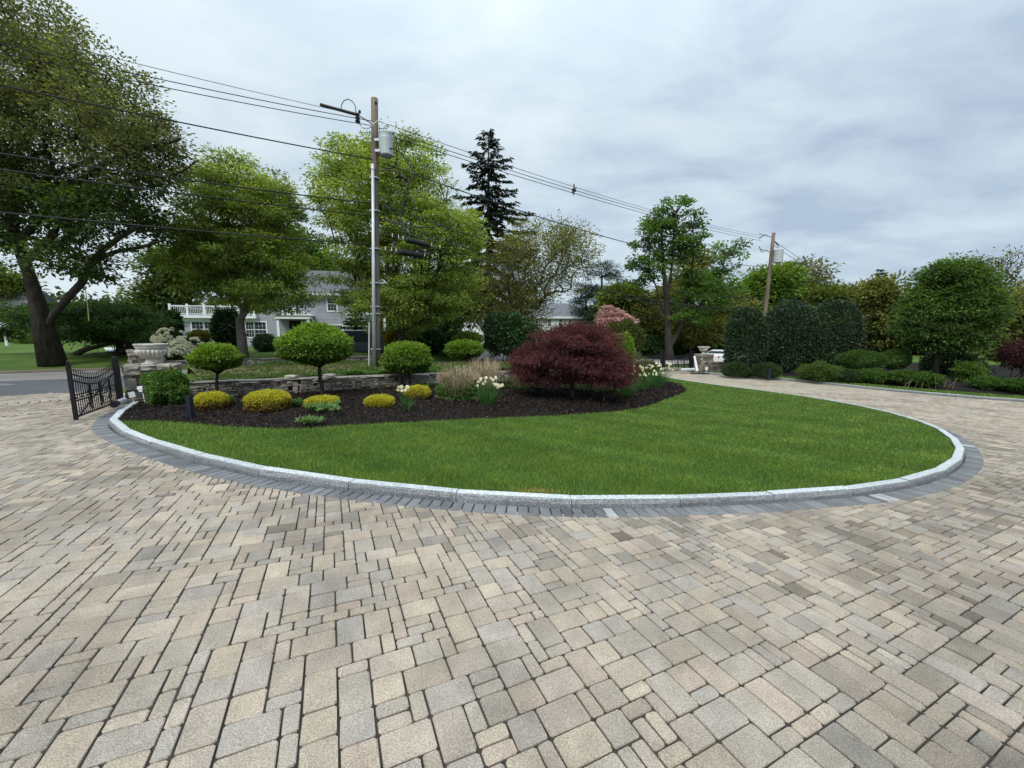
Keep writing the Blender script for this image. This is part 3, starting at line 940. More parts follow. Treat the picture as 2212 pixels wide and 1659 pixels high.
# --- charcoal soldier course round the kerb
bm_ = MB()
def block_mesh(name, sx, sy, sz, ch, m, seed=0):
    r = np.random.default_rng(seed)
    V = []
    for z, ins in ((0, ch), (-ch, 0), (-sz, 0)):
        for x, y in ((-1, -1), (1, -1), (1, 1), (-1, 1)):
            V.append((x * (sx / 2 - ins) + r.normal(0, .001), y * (sy / 2 - ins) + r.normal(0, .001), z))
    F = [(0, 1, 2, 3)] + [(j + k, j + 4 + k, j + 4 + (k + 1) % 4, j + (k + 1) % 4) for j in (0, 4) for k in range(4)]
    me = mesh_py(name, V, F); me.materials.append(m)
    return me
BMs = [block_mesh('border_paver', .100, .206, .05, .006, MT['border'], i) for i in range(4)]
cen, L_ = resample(offset_line(KOs, .108), .112)
tg = unit(np.gradient(cen, axis=0))
bit = []
for k, (q, t) in enumerate(zip(cen, tg)):
    if q[1] > 15.5 and q[0] > 0: continue
    c = np.array([1, 1, 1.0]) * math.exp(rng.normal(0, .15)) * np.array([1, rng.uniform(.98, 1.02), rng.uniform(.96, 1.05)])
    near_white = any(abs(q[0] - wx) < .056 and abs(q[1] - wy) < .25 for wx, wy in ((.98, 3.66), (4.55, 4.42), (9.1, 7.45)))
    if near_white: c = np.array([2.2, 2.15, 2.05])
    M = ground_frame(q[0], q[1], t, None, .007 + rng.normal(0, .001))
    bit.append((BMs[rng.integers(4)], M, tuple(float(v) for v in c)))
pieces(driveway, 'border_paver', 'border_field', bit, MT['border'], 300)

# --- granite kerbs
def kerb(name, line, wline, z_in, length=1.28, h=.096):
    root = bpy.data.objects.new(name, None); COL.objects.link(root)
    root.location = (line[0][0], line[0][1], float(T(*line[0]))); root['kind'] = 'structure'
    n = len(line)
    step = np.hypot(*(line[1] - line[0]))
    k = max(2, int(length / step))
    for s in range(0, n - 2, k):
        e_ = min(n - 1, s + k)
        a, b = line[s], line[e_]; ai, bi = wline[s], wline[e_]
        dh = rng.normal(0, .004)
        V = []; tn = []
        ns = 5
        for q in range(ns):
            f = (q / (ns - 1)) * .994 + .003
            o = a * (1 - f) + b * f; i_ = ai * (1 - f) + bi * f
            nrm = (o - i_) / max(1e-6, np.hypot(*(o - i_)))
            z = float(T(*o))
            j = lambda: rng.normal(0, .004)
            sec = [(o + nrm * (.004 + j()), z - .04), (o + nrm * (.012 + j()), z + h * .5), (o + nrm * (.002 + j()), z + h - .012 + dh), (o - nrm * .010, z + h + dh), (i_ + nrm * .008, z + h + dh), (i_, z + h - .010 + dh), (i_, z + .0)]
            for (p_, zz) in sec: V.append((p_[0], p_[1], zz)); tn.append((1, 1, 1))
        F = []
        m_ = 7
        for q in range(ns - 1):
            for r_ in range(m_ - 1):
                F.append((q * m_ + r_, (q + 1) * m_ + r_, (q + 1) * m_ + r_ + 1, q * m_ + r_ + 1))
        F.append(tuple(range(m_ - 1, -1, -1))); F.append(tuple(range((ns - 1) * m_, ns * m_)))
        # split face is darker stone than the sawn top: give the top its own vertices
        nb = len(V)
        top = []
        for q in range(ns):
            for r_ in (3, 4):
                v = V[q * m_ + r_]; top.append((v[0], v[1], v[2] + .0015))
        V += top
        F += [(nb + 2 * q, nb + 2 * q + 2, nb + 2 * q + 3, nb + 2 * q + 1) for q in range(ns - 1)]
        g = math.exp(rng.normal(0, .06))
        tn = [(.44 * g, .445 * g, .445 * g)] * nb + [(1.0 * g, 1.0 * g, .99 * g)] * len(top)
        me = mesh_py('kerb_stone', V, F, tn)
        link('kerb_stone', me, MT['granite'], root)
    return root
kerb('island_kerb', KOs, KI, None)
kerb('driveway_kerb', RK_O, RK_I, None, 1.6)

# --- island lawn and planting bed
structure(region(LAWN, .30, lawn_z, 'island_lawn', MT['soilgrass']))
structure(region(BED, .16, bed_z, 'planting_bed', MT['mulch']))
# shredded bark lying on the bed
n = 420000
P2 = np.c_[rng.uniform(-9, 8, n), rng.uniform(5.5, 22, n)]
keep = inside(P2, BED) & (rng.random(n) < np.clip(9.5 / P2[:, 1], 0, 1) ** 1.5)
P2 = P2[keep]
P3 = np.c_[P2, bed_z(P2[:, 0], P2[:, 1]) + .006]
A = rand_unit(len(P3)); A[:, 2] *= .5
Nn = rng.normal(0, .3, P3.shape); Nn[:, 2] += 1
tn = np.exp(rng.normal(0, .6, (len(P3), 1))) * np.array([[1, .92, .86]])
lt = rng.random(len(P3)) < .010
tn[lt] *= np.array([5.5, 4.6, 3.6])
o = link('bark_mulch', mesh_np('bark_mulch', leaf_quads(P3, A, Nn, rng.uniform(.025, .085, len(P3)) * np.clip(P3[:, 1] / 8, 1, 2), rng.uniform(.007, .02, len(P3)) * np.clip(P3[:, 1] / 8, 1, 2)), np.arange(4 * len(P3)), 4, np.repeat(tn, 4, 0)), MT['chip'])
o['kind'] = 'stuff'
# grass blades
def grass(name, poly, bbox, zf, dens0, d0, h=(.026, .052), wid=.0030, m='blade', maxn=400000, cols=((.85, .95, .9), (1.05, 1.0, .8), (.75, .9, .9)), dry=()):
    area = (bbox[1] - bbox[0]) * (bbox[3] - bbox[2])
    nn = int(min(area * dens0, 2600000))
    P2 = np.c_[rng.uniform(bbox[0], bbox[1], nn), rng.uniform(bbox[2], bbox[3], nn)]
    D = np.hypot(P2[:, 0], P2[:, 1])
    P2 = P2[rng.random(nn) < np.clip(d0 / D, .02, 1) ** 1.9]
    P2 = P2[inside(P2, np.array(poly))]
    if len(P2) > maxn: P2 = P2[:maxn]
    D = np.hypot(P2[:, 0], P2[:, 1]); nn = len(P2)
    base = np.c_[P2, zf(P2[:, 0], P2[:, 1])]
    k = np.clip(D / d0, 1, 6) ** .8
    a = rng.random(nn) * 6.283
    S = np.c_[np.cos(a), np.sin(a), np.zeros(nn)] * (wid * k * rng.uniform(.7, 1.3, nn))[:, None]
    patch = .5 + .16 * bump2(P2[:, 0], P2[:, 1], 1.6) + .20 * bump2(P2[:, 0] + 5, P2[:, 1], 4.5)
    hh = rng.uniform(*h, nn) * (.8 + .4 * np.clip(patch, 0, 1))
    lean = rng.normal(0, .45, (nn, 2)) + np.c_[np.full(nn, .12), np.full(nn, .12)] * np.sin(P2[:, :1] * 2 + P2[:, 1:] * 3)
    tip = base + np.c_[lean * hh[:, None], hh]
    V = np.stack([base - S, base + S, tip], 1).reshape(-1, 3)
    c = tints(nn, cols, .30) * (.82 + .36 * np.clip(patch, 0, 1))[:, None]
    c *= (1 + .07 * np.sin(np.hypot(P2[:, 0] - 5.5, P2[:, 1] - 16) * 6.5))[:, None] * (1 + .05 * np.sin(P2[:, 0] * 2.1 + P2[:, 1] * .8))[:, None]
    c[:, 0] *= .85 + .4 * np.clip(patch, 0, 1)
    for (dx, dy, dr) in dry:
        w = np.exp(-((P2[:, 0] - dx) ** 2 / dr[0] ** 2 + (P2[:, 1] - dy) ** 2 / dr[1] ** 2)) * .95
        sel = rng.random(nn) < w
        c[sel] = tints(int(sel.sum()), ((3.9, 1.75, 3.2), (2.8, 1.35, 2.2)), .15) 
    drx = rng.random(nn) < .03
    c[drx] *= np.array([2.2, 1.2, 2.2])
    o = link(name, mesh_np(name, V, np.arange(3 * nn), 3, np.repeat(c, 3, 0)), MT[m])
    o['kind'] = 'stuff'
    print(name, nn)
    return o
grass('lawn_grass', LAWN, (-7.2, 11.2, 3.8, 22), lawn_z, 13000, 4.6, maxn=620000,
      dry=((.28, 4.03, (.26, .06)), (2.75, 9.5, (.2, .08))))

# --- the street, its old shoulder, the earth strips
def strip(name, a0, a1, p0, p1, dz, m, step=1.0, na=40, zf=None):
    poly = [from_ap(a, p0) for a in np.linspace(a0, a1, na)] + [from_ap(a, p1) for a in np.linspace(a1, a0, na)]
    return structure(region(poly, step, lambda x, y: (zf or road_z)(x, y) + dz, name, m))
strip('street', -60, 160, 15.65, 20.6, .0, MT['asphalt'], 1.6, 90)
strip('street_shoulder', -60, 160, 20.55, 23.3, -.008, MT['asphalt_old'], 1.6, 90)
structure(region([from_ap(-60, 23.2), from_ap(-2.0, 23.2), from_ap(-2.0, 25.0), from_ap(-20, 25.9), from_ap(-60, 26.5)], 1.2, lambda x, y: road_z(x, y) - .004, 'side_apron', MT['asphalt_old']))
structure(region([from_ap(-60, 26.2), from_ap(-20, 25.6), from_ap(-2.0, 24.7), from_ap(-1.5, 25.6), from_ap(-20, 27.0), from_ap(-60, 27.8)], .8, lambda x, y: G(x, y) + .012, 'earth_edge', MT['earth']))
structure(region([from_ap(a, 12.95) for a in np.linspace(.2, 19, 16)] + [from_ap(a, 15.66) for a in np.linspace(19, -.2, 16)], .3, lambda x, y: G(x, y) + .02, 'grass_verge', MT['verge']))
structure(region([from_ap(a, 15.66) for a in np.linspace(20.5, 60, 24)] + [from_ap(a, 20.6) for a in np.linspace(60, 20.5, 24)], 1.5, lambda x, y: road_z(x, y) + .006, 'street_sheen_section', MT['sheenroad']))  # same street, painted pale here for its sheen at a grazing view
# pale patch of newer concrete at the far left of the street
structure(region([from_ap(-9.5, 17.4), from_ap(-4.2, 18.9), from_ap(-4.6, 19.6), from_ap(-11, 19.4)], .8, lambda x, y: road_z(x, y) + .006, 'street_patch', MT['asphalt_old']))
# house drive on the far side
structure(region([(-1.2, 25.5), (2.2, 28.2), (1.0, 33), (-4, 36), (-7.5, 37), (-6, 31)], .8, lambda x, y: G(x, y) + .03, 'house_driveway', MT['asphalt_old']))

# --- right hand bed: grass edge and mulch
gl = offset_line(KRs, -.16); g2 = offset_line(KRs, -1.0); g3 = offset_line(KRs, -9.5)
def rb_z(x, y):
    d = edge_dist(np.c_[x, y], KRs, False)
    return T(x, y) + .09 + .22 * sst(d, .8, 4)
def rbz(x, y): return float(rb_z(np.array([x]), np.array([y]))[0])
structure(region(np.r_[gl, g2[::-1]], .35, rb_z, 'edge_lawn', MT['soilgrass']))
structure(region(np.r_[g2, [(38, 12), (42, 22), (30, 30), (14.2, 25.6), (11.9, 23.9)]], .6, lambda x, y: rb_z(x, y) - .01, 'far_planting_bed', MT['mulch']))
grass('edge_grass', np.r_[gl, g2[::-1]], (11, 26.5, 8.5, 24), rb_z, 2200, 14, h=(.05, .08), wid=.012, maxn=60000)
# ================================================================== WALLS AND PIERS
def wall(name, label, cat, segs, group=None, limit=300, course=(.05, .12), length=(.10, .34), cap=True, thick=.4, big=.12, cap_len=(.35, .8)):
    """segs: list of (p0, p1, z0f, z1f) seen faces, left to right"""
    p0 = segs[0][0]
    root = empty(name, (p0[0], p0[1], segs[0][2](0)), label, cat, group)
    its = []; caps = []
    mb = MB()
    for (a, b, z0, z1) in segs:
        a = np.array(a, float); b = np.array(b, float)
        L = np.hypot(*(b - a)); d = (b - a) / L
        face = np.array([d[1], -d[0]])
        ct = .055 if cap else 0
        stone_face(its, a, b, z0, lambda f: z1(f) - ct, face, course, length, big)
        nseg = max(2, int(L / 1.2))
        for k in range(nseg):
            f0, f1 = k / nseg, (k + 1) / nseg
            q0 = a + d * L * f0 - face * .05; q1 = a + d * L * f1 - face * .05
            r0 = q0 - face * (thick - .08); r1 = q1 - face * (thick - .08)
            V = [(*q0, z0(f0) - .1), (*q1, z0(f1) - .1), (*r1, z0(f1) - .1), (*r0, z0(f0) - .1), (*q0, z1(f0) - .03), (*q1, z1(f1) - .03), (*r1, z1(f1) - .03), (*r0, z1(f0) - .03)]
            mb.add(V, [(0, 1, 5, 4), (1, 2, 6, 5), (2, 3, 7, 6), (3, 0, 4, 7), (4, 5, 6, 7)])
        if cap:
            s = 0
            while s < L - .05:
                l = rng.uniform(*cap_len)
                e_ = min(L, s + l)
                if L - e_ < .2: e_ = L
                f = (s + e_) / 2 / L
                q = a + d * (s + e_) / 2
                zt = z1(f)
                slope = (z1(min(1, f + .02)) - z1(max(0, f - .02))) / (.04 * L)
                X = Vector((d[0], d[1], slope)).normalized(); Yv = Vector((-face[0], -face[1], 0))
                hh = ct + rng.uniform(-.008, .02)
                M = basis(X * (e_ - s - .012), Yv * (thick + .03), X.cross(Yv) * hh, (q[0] - face[0] * (thick / 2 - .025), q[1] - face[1] * (thick / 2 - .025), zt - hh / 2 + rng.normal(0, .004)))
                c = np.array(stone_col()) * .35 + np.array((.8, .79, .76)) * .65
                its.append((STONES[rng.integers(len(STONES))], M, tuple(float(v) for v in c)))
                s = e_
    mb.build('core', MT['core'], root)
    pieces(root, 'stone', 'small_stones', its, MT['stone'], limit)
    return root
Tz = lambda x, y: float(T(x, y))
def seg_ap(a0, a1, p0, p1, z0, z1):
    q0, q1 = from_ap(a0, p0), from_ap(a1, p1)
    zf = lambda f, w: w(q0[0] * (1 - f) + q1[0] * f, q0[1] * (1 - f) + q1[1] * f)
    return (q0, q1, lambda f: zf(f, z0), lambda f: zf(f, z1))
wall('retaining_wall', 'low dry-laid stone retaining wall running along the back of the mulch bed', 'stone wall',
     [seg_ap(wall_a0 + .02, wall_a1, WALL_P, WALL_P, lambda x, y: Tz(x, y) - .02, lambda x, y: Tz(x, y) + .43)], course=(.05, .125), length=(.09, .30), big=.2, cap_len=(.6, 1.5))
P2A = -2.1
wall('lawn_wall', 'grey fieldstone wall across the street holding up the house lawn', 'stone wall',
     [seg_ap(P2A + 1.0, 12.5, 23.5, 23.5, lambda x, y: float(road_z(x, y)) - .02, lambda x, y: float(road_z(x, y)) + .38)], course=(.07, .15), length=(.14, .42), cap_len=(.3, .8))
wall('far_wall', 'fieldstone wall behind the far gate at the foot of the tall maple', 'stone wall',
     [seg_ap(26.5, 56, 24.2, 24.2, lambda x, y: float(road_z(x, y)) - .05, lambda x, y: float(road_z(x, y)) + .72)], course=(.10, .22), length=(.2, .6), cap_len=(.4, 1.0))
def pier(name, label, x, y, dirv, w, dpt, h, z, limit=300, big=.3):
    """square stone gate pier; x,y the front left corner, dirv along the front"""
    d = np.array(dirv, float); d /= np.hypot(*d); f = np.array([d[1], -d[0]])
    c = [np.array([x, y]), np.array([x, y]) + d * w, np.array([x, y]) + d * w - f * dpt, np.array([x, y]) - f * dpt]
    segs = []
    root = empty(name, (x, y, z), label, 'stone pier')
    its = []
    mb = MB()
    hh = h - .12
    for a, b in ((3, 0), (0, 1), (1, 2)):
        dd = c[b] - c[a]; L = np.hypot(*dd); dd /= L; face = np.array([dd[1], -dd[0]])
        stone_face(its, c[a] , c[b], lambda q: z - .03, lambda q: z + hh, face, (.06, .19), (.13, .42), big, .14, .014)
        # rough cap course
        s = 0
        while s < L - .02:
            e_ = min(L, s + rng.uniform(.16, .30))
            if L - e_ < .1: e_ = L
            q = c[a] + dd * (s + e_) / 2
            hc = .12 + rng.normal(0, .008)
            M = basis(Vector((*dd, 0)) * (e_ - s - .012), Vector((*-face, 0)) * .3, Vector((0, 0, 1)) * hc, (q[0] - face[0] * .11, q[1] - face[1] * .11, z + hh + hc / 2))
            col = np.array(stone_col()) * .4 + np.array((1.25, 1.2, 1.1)) * .6
            its.append((STONES[rng.integers(len(STONES))], M, tuple(float(v) for v in col)))
            s = e_
    m_ = sum(c) / 4
    ins = [m_ + (q - m_) * .86 for q in c]
    V = [(*q, z - .1) for q in ins] + [(*q, z + h - .02) for q in ins]
    mb.add(V, [(0, 1, 5, 4), (1, 2, 6, 5), (2, 3, 7, 6), (3, 0, 4, 7), (4, 5, 6, 7)], (6, 5.6, 5))
    mb.build('core', MT['core'], root)
    pieces(root, 'stone', 'small_stones', its, MT['stone'], limit)
    return m_
DV = (AX, AY)
pc = pier('gate_pier', 'square stone gate pier carrying the big fluted urn beside the open black gate', -8.95, 8.83, DV, .98, .98, .86, Tz(-8.6, 9.2) + .02)
q2 = from_ap(P2A, 23.4)
pier('gate_pier', 'plain stone pier without urn across the street, left end of the lawn wall', q2[0], q2[1], DV, 1.15, .9, .95, float(road_z(*q2)) - .03, big=.2)
rpx, rpy = 11.62, 23.75
rpz = Tz(rpx, rpy)
rpc = pier('gate_pier', 'small stone gate pier with square-rimmed urn beside the closed far gate', rpx, rpy, (1, .12), .84, .8, 1.18, rpz - .02, big=.2)
wall('gate_wall', 'short curved stone wall between the far gate pier and the clipped hollies', 'stone wall',
     [((rpx + .85, rpy + .22), (rpx + 2.6, rpy + .15), lambda f: rpz - .05, lambda f: rpz + .66 + .05 * f), ((rpx + 2.6, rpy + .15), (rpx + 5, rpy + .6), lambda f: rpz - .05, lambda f: rpz + .71 + .18 * f)], course=(.08, .17), length=(.15, .4))
# urns
def urn(label, c, z, r, h, square=False):
    root = empty('urn', (c[0], c[1], z), label, 'urn')
    s = r; 
    mb = MB().box((c[0], c[1], z + .04 * h), (s * .95, s * .95, .08 * h)); 
    mb.lathe([(.46 * s, .075 * h), (.46 * s, .11 * h), (.40 * s, .15 * h), (.36 * s, .22 * h), (.40 * s, .26 * h)], 32, (c[0], c[1], z)); mb.build('foot', MT['urn'], root, smooth=False)
    mb = MB().lathe([(.34 * s, .25 * h), (.55 * s, .32 * h), (.74 * s, .42 * h), (.86 * s, .53 * h), (.91 * s, .62 * h), (.90 * s, .67 * h), (.85 * s, .71 * h), (.78 * s, .73 * h)], 176, (c[0], c[1], z), (22, .27 * h, .72 * h, .20))
    mb.build('bowl', MT['urn'], root, smooth=True)
    if square:
        mb = MB()
        for (w, a, b) in ((.86, .70, .78), (.95, .78, .86), (1.04, .86, 1.0)): mb.box((c[0], c[1], z + (a + b) / 2 * h), (2 * s * w, 2 * s * w, (b - a) * h - .002))
    else:
        mb = MB().lathe([(.80 * s, .715 * h), (.86 * s, .74 * h), (.88 * s, .80 * h), (.93 * s, .82 * h), (.93 * s, .90 * h), (.985 * s, .915 * h), (1.0 * s, .94 * h), (1.0 * s, .985 * h), (.96 * s, 1.0 * h), (.86 * s, .995 * h), (.82 * s, .93 * h), (.5 * s, .90 * h)], 48, (c[0], c[1], z))
    mb.build('rim', MT['urn'], root, smooth=False)
    return root
urn('large pale fluted stone urn on the pier by the open gate', pc, Tz(-8.6, 9.2) + .88, .315, .50)
urn('smaller weathered urn with square rim on the far gate pier', rpc, rpz + 1.16, .25, .46, True)

# ================================================================== GATES
def gate(label, pa, pb, z0a, z0b, ht, nb, group=None, flat=False, swing_post=True, brace_up=True, bar=.011, pw=.052):
    """iron gate leaf from pa (free end) to pb (hinge end); bars, curved top rails, brace and ornaments"""
    pa = np.array(pa, float); pb = np.array(pb, float)
    root = empty('iron_gate', (*((pa + pb) / 2), (z0a + z0b) / 2), label, 'gate', group)
    d = pb - pa; L = np.hypot(*d); d /= L; n = np.array([d[1], -d[0]])
    P = lambda f, h, o=0.0: Vector((*(pa + d * L * f + n * o), z0a * (1 - f) + z0b * f + h))
    Mr = Matrix.Rotation(math.atan2(d[1], d[0]), 4, 'Z')
    def post(f, w, hh, low=0.0):
        c = P(f, 0)
        M = Matrix.Translation(c) @ Mr
        mb = MB().box((0, 0, hh / 2 - low), (w, w, hh), M).box((0, 0, hh - low + .008), (w * 1.28, w * 1.28, .016), M)
        p_ = mb.build('post', MT['iron'], root)
        f_ = MB().lathe([(w * .32, 0), (w * .22, .012), (w * .22, .02), (w * .36, .035), (w * .42, .05), (w * .30, .068), (w * .05, .078)], 10, (c.x, c.y, c.z + hh - low + .017))
        f_.build('finial', MT['iron'], p_, smooth=True)
    post(0, pw, ht + .06, 0)
    post(1, pw, ht + .05, 0)
    if swing_post: post(1 + .16 / L, .075, ht + .10, .06)
    sag = .17 * ht / 1.0
    top = lambda f: ht - .02 - sag * math.sin(math.pi * f)
    for k in range(nb):
        f = (k + 1) / (nb + 1)
        M = Matrix.Translation(P(f, 0)) @ Mr
        MB().box((0, 0, (top(f) + .055 + .035) / 2), (bar, bar, top(f) + .055 - .035), M).build('picket', MT['iron'], root)
    for off in (-.055, -.17):
        pts = [P(f, top(f) + off) for f in np.linspace(.01, .99, 15)]
        mb = MB().tube(pts, .014, 4); mb.build('top_rail', MT['iron'], root)
    for h_ in (.05, .335, .44):
        mb = MB().tube([P(.01, h_), P(.99, h_)], .019 if h_ < .1 else .012, 4); mb.build('rail', MT['iron'], root)
    f0, f1 = (.02, .98) if brace_up else (.98, .02)
    pts = [P(f0 + (f1 - f0) * q, .06 + (ht * .80 - .06) * (q + .05 * math.sin(math.pi * q)), .03) for q in np.linspace(0, 1, 9)]
    MB().tube(pts, .015, 5).build('brace', MT['iron'], root)
    for fc in (.30, .53, .76):
        mb = MB()
        for sgn in (-1, 1):
            pts = []
            for q in np.linspace(0, 1, 16):
                h_ = .10 + q * (ht * .66 - .1)
                w_ = .055 * math.sin(q * math.pi * 2.0) * (1.1 - .5 * q)
                pts.append(P(fc + sgn * w_ / L, h_, .028))
            mb.tube(pts, [.008 + .006 * math.sin(math.pi * q) for q in np.linspace(0, 1, 16)], 5)
        for h_ in (.22, ht * .62):
            M = Matrix.Translation(P(fc, h_, .03)) @ Mr
            mb.box((0, 0, 0), (.10, .02, .022), M)
        mb.build('scroll', MT['iron'], root)
    for k in range(9):
        f = .06 + .88 * k / 8
        M = Matrix.Translation(P(f, .3875)) @ Mr
        MB().box((0, 0, 0), (.05, .026, .03), M).box((0, 0, -.052), (.04, .028, .022), M).box((0, 0, .052), (.04, .028, .022), M).build('collar', MT['iron'], root)
    return root
ga = np.array((-7.88, 6.83)); gb = np.array((-8.55, 8.72)); gb = np.array((at(258, 880, 8.62).x, 8.62))
gate('open black iron gate leaf with dished top swung in beside the near pier', ga, gb, Tz(*ga) + .035, Tz(*gb) + .03, .92, 23)
gy = 24.0
xa, xm, xb = at(1367, 800, gy).x, at(1431, 800, gy).x, at(1494, 800, gy).x
zg = Tz(10, 24) + .05
gate('closed far iron gate leaf next to the stone pier with the square-rimmed urn', (xm + .06, gy), (xb - .1, gy), zg, zg, 1.16, 17, 'far driveway gate leaves', bar=.03, pw=.15)
gate('closed far iron gate leaf half hidden behind the daffodils and red maple', (xm - .06, gy), (xa - .1, gy), zg, zg, 1.16, 17, 'far driveway gate leaves', bar=.03, pw=.15)
# gate operators
def operator(label, a, b, r, cap_end=True, mtl='metal'):
    a, b = Vector(a), Vector(b)
    root = empty('gate_operator', a, label, 'gate opener')
    d = (b - a)
    MB().tube([a, a + d * .78], r, 12).build('arm_tube', MT[mtl], root)
    MB().tube([a + d * .78, b], r * 1.18, 12).build('motor_cap', MT['iron'], root)
    return root
p1 = at(268, 864, 8.3); p2 = at(246, 874, 7.55)
operator('grey gate opener arm with black end lying at the hinge of the open gate', p1, p2, .055)
q1 = at(1521, 804, 23.2); 
root = empty('gate_operator', at(1503, 806, 23.2), 'grey and white gate opener arms standing at the far gate pier', 'gate opener')
MB().tube([at(1506, 802, 23.2), at(1500, 769, 23.5)], [.085, .06], 10).build('upright_arm', MT['plastic_white'], root)
MB().tube([at(1470, 799, 23.0), at(1500, 798, 23.1)], .09, 10).build('arm_tube', MT['metal'], root)
MB().box(tuple(at(1512, 808, 23.1)), (1.1, .25, .10)).build('base_plate', MT['iron'], root)
MB().box(tuple(at(1526, 796, 23.3)), (.14, .1, .2)).tube([at(1526, 798, 23.3), at(1526, 806, 23.3)], .02, 5).build('sensor', MT['plastic_white'], root)

# ================================================================== POLES AND CABLES
PD = np.array([28.7, 21.5]); PD = PD / np.hypot(*PD)
pole1 = np.array([-5.1, 14.5]); pole2 = np.array([23.6, 36.0]); pole3 = np.array([70.0, 80.0]); pole0 = pole1 - PD * 36
def pz(p, py, px=None):
    x, y = p
    return at(PCX + FPX * 0, py, y).z
def pole(label, base, z0, ztop, lean, r0=.155, r1=.115):
    root = empty('utility_pole', (base[0], base[1], z0), label, 'utility pole')
    pts = [(base[0] + lean[0] * f, base[1] + lean[1] * f, z0 - .3 + (ztop - z0 + .3) * f) for f in np.linspace(0, 1, 8)]
    MB().tube(pts, list(np.linspace(r0, r1, 8)), 14).build('shaft', MT['polewood'], root, smooth=True)
    return root, (lambda z: Vector(pts[0]).lerp(Vector(pts[-1]), (z - pts[0][2]) / (pts[-1][2] - pts[0][2])))
z1b = float(G(*pole1)); z1t = at(809, 213, 14.5).z
xl = at(809, 213, 14.5).x - at(812, 790, 14.5).x
pole1[0] = at(812, 790, 14.5).x
pl1, on1 = pole('weathered wooden utility pole with conduit and transformer behind the low stone wall', pole1, z1b, z1t, (xl, 0))
z2b = float(G(*pole2)); pole2[0] = at(1648, 700, 36).x; z2t = at(1668, 503, 36).z
pl2, on2 = pole('leaning wooden utility pole with transformer behind the clipped hollies', pole2, z2b, z2t, (at(1669, 503, 36).x - at(1648, 700, 36).x + .1, 0), .19, .14)
pole3[0] = at(1862, 640, 80).x
pl3, on3 = pole('distant bare utility pole left of the rounded green tree', pole3, float(G(*pole3)) - 1, at(1863, 607, 80).z, (0.2, 0), .24, .18)
# conduit on pole 1 (towards the camera side)
def onp(fn, z, dx, dy): 
    v = fn(z); return Vector((v.x + dx, v.y + dy, z))
zc0, zc1 = z1b - .1, at(812, 362, 14.3).z
MB().tube([onp(on1, zc0, .02, -.24), onp(on1, zc1 * .5, -.0, -.22), onp(on1, zc1, -.01, -.19)], [.062, .058, .05], 10).build('conduit', MT['metal'], pl1, smooth=True)
MB().tube([onp(on1, zc1 - .05, -.01, -.19), onp(on1, zc1 + .12, -.01, -.19)], [.066, .05], 10).build('conduit_head', MT['plastic_white'], pl1)
for zz in (1.0, 2.3, 2.55, 3.4, 4.6, 5.9, 7.0):
    MB().lathe([(.19, 0), (.19, .03)], 16, tuple(onp(on1, zz, .0, -.04))).build('strap', MT['metal'], pl1)
MB().tube([onp(on1, z1b - .1, -.20, -.20), onp(on1, 2.0, -.21, -.10)], .028, 6).build('ground_conduit', MT['metal'], pl1)
def transformer(parent, c, r, h, label=None):
    mb = MB().lathe([(r * .9, 0), (r, .03), (r, h * .93), (r * 1.04, h * .935), (r * 1.04, h * .96), (r * .8, h * 1.02), (r * .3, h * 1.07)], 24, tuple(c))
    t = mb.build('transformer', MT['transformer'], parent, smooth=False)
    MB().lathe([(.05, 0), (.065, .05), (.045, .08), (.065, .12), (.045, .15), (.055, .2), (.02, .26)], 10, (c[0], c[1], c[2] + h * 1.05)).build('bushing', MT['metal'], t)
    MB().lathe([(r * 1.015, 0), (r * 1.015, .05)], 24, (c[0], c[1], c[2] + h * .72)).build('band', MT['metal'], t)
tz0, tz1 = at(834, 338, 14.3).z, at(834, 284, 14.3).z
tc_ = at(834, 310, 14.3)
transformer(pl1, (tc_.x, tc_.y, tz0), .225, tz1 - tz0 - .05)
MB().box((tc_.x - .30, tc_.y + .05, (tz0 + tz1) / 2 + .15), (.2, .1, .08)).build('bracket', MT['metal'], pl1)
MB().box((tc_.x - .30, tc_.y + .05, (tz0 + tz1) / 2 - .2), (.2, .1, .08)).build('bracket', MT['metal'], pl1)
t2 = at(1681, 555, 35.7); transformer(pl2, (t2.x, t2.y, at(1681, 568, 35.7).z), .38, 1.15)
def px1(px, py, Y=14.3): return at(px, py, Y)
# tap arm and cut-out on pole 1
b0, b1 = at(692, 226, 14.3), at(776, 249, 14.3)
MB().tube([b0, b1], .05, 6).build('arrester_bar', MT['cable'], pl1)
MB().tube([at(776, 249, 14.3), at(806, 268, 14.4)], .035, 6).build('cross_arm', MT['metal'], pl1)
MB().lathe([(.05, 0), (.09, .06), (.05, .1), (.09, .16), (.05, .2), (.09, .26), (.04, .32)], 10, tuple(at(773, 266, 14.3))).build('insulator', MT['cable'], pl1)
arc = [(737, 240), (737, 228), (742, 218), (751, 214), (761, 219), (768, 230), (769, 246)]
MB().tube([at(x, y, 14.3) for x, y in arc], .015, 5).build('jumper', MT['cable'], pl1)
MB().tube([at(x, y, 14.2) for x, y in ((777, 268), (783, 276), (797, 277), (806, 270), (817, 260))], .02, 5).build('jumper', MT['metal'], pl1)
for loop in ([(817, 338), (822, 327), (834, 322), (850, 320), (862, 327), (872, 338), (880, 352), (894, 368), (897, 380), (888, 388), (872, 384), (858, 372), (838, 365), (818, 370)],
             [(848, 288), (856, 296), (858, 306), (855, 330), (860, 345), (850, 365), (826, 362)],
             [(885, 390), (876, 420), (870, 455), (860, 485)],
             [(826, 440), (845, 455), (862, 478), (890, 490), (925, 492), (958, 485)], [(828, 470), (860, 490), (890, 510), (950, 522)]):
    MB().tube(smooth_poly([tuple(at(x, y, 14.15)) for x, y in loop], 2), .022, 5).build('drop_loop', MT['cable'], pl1)
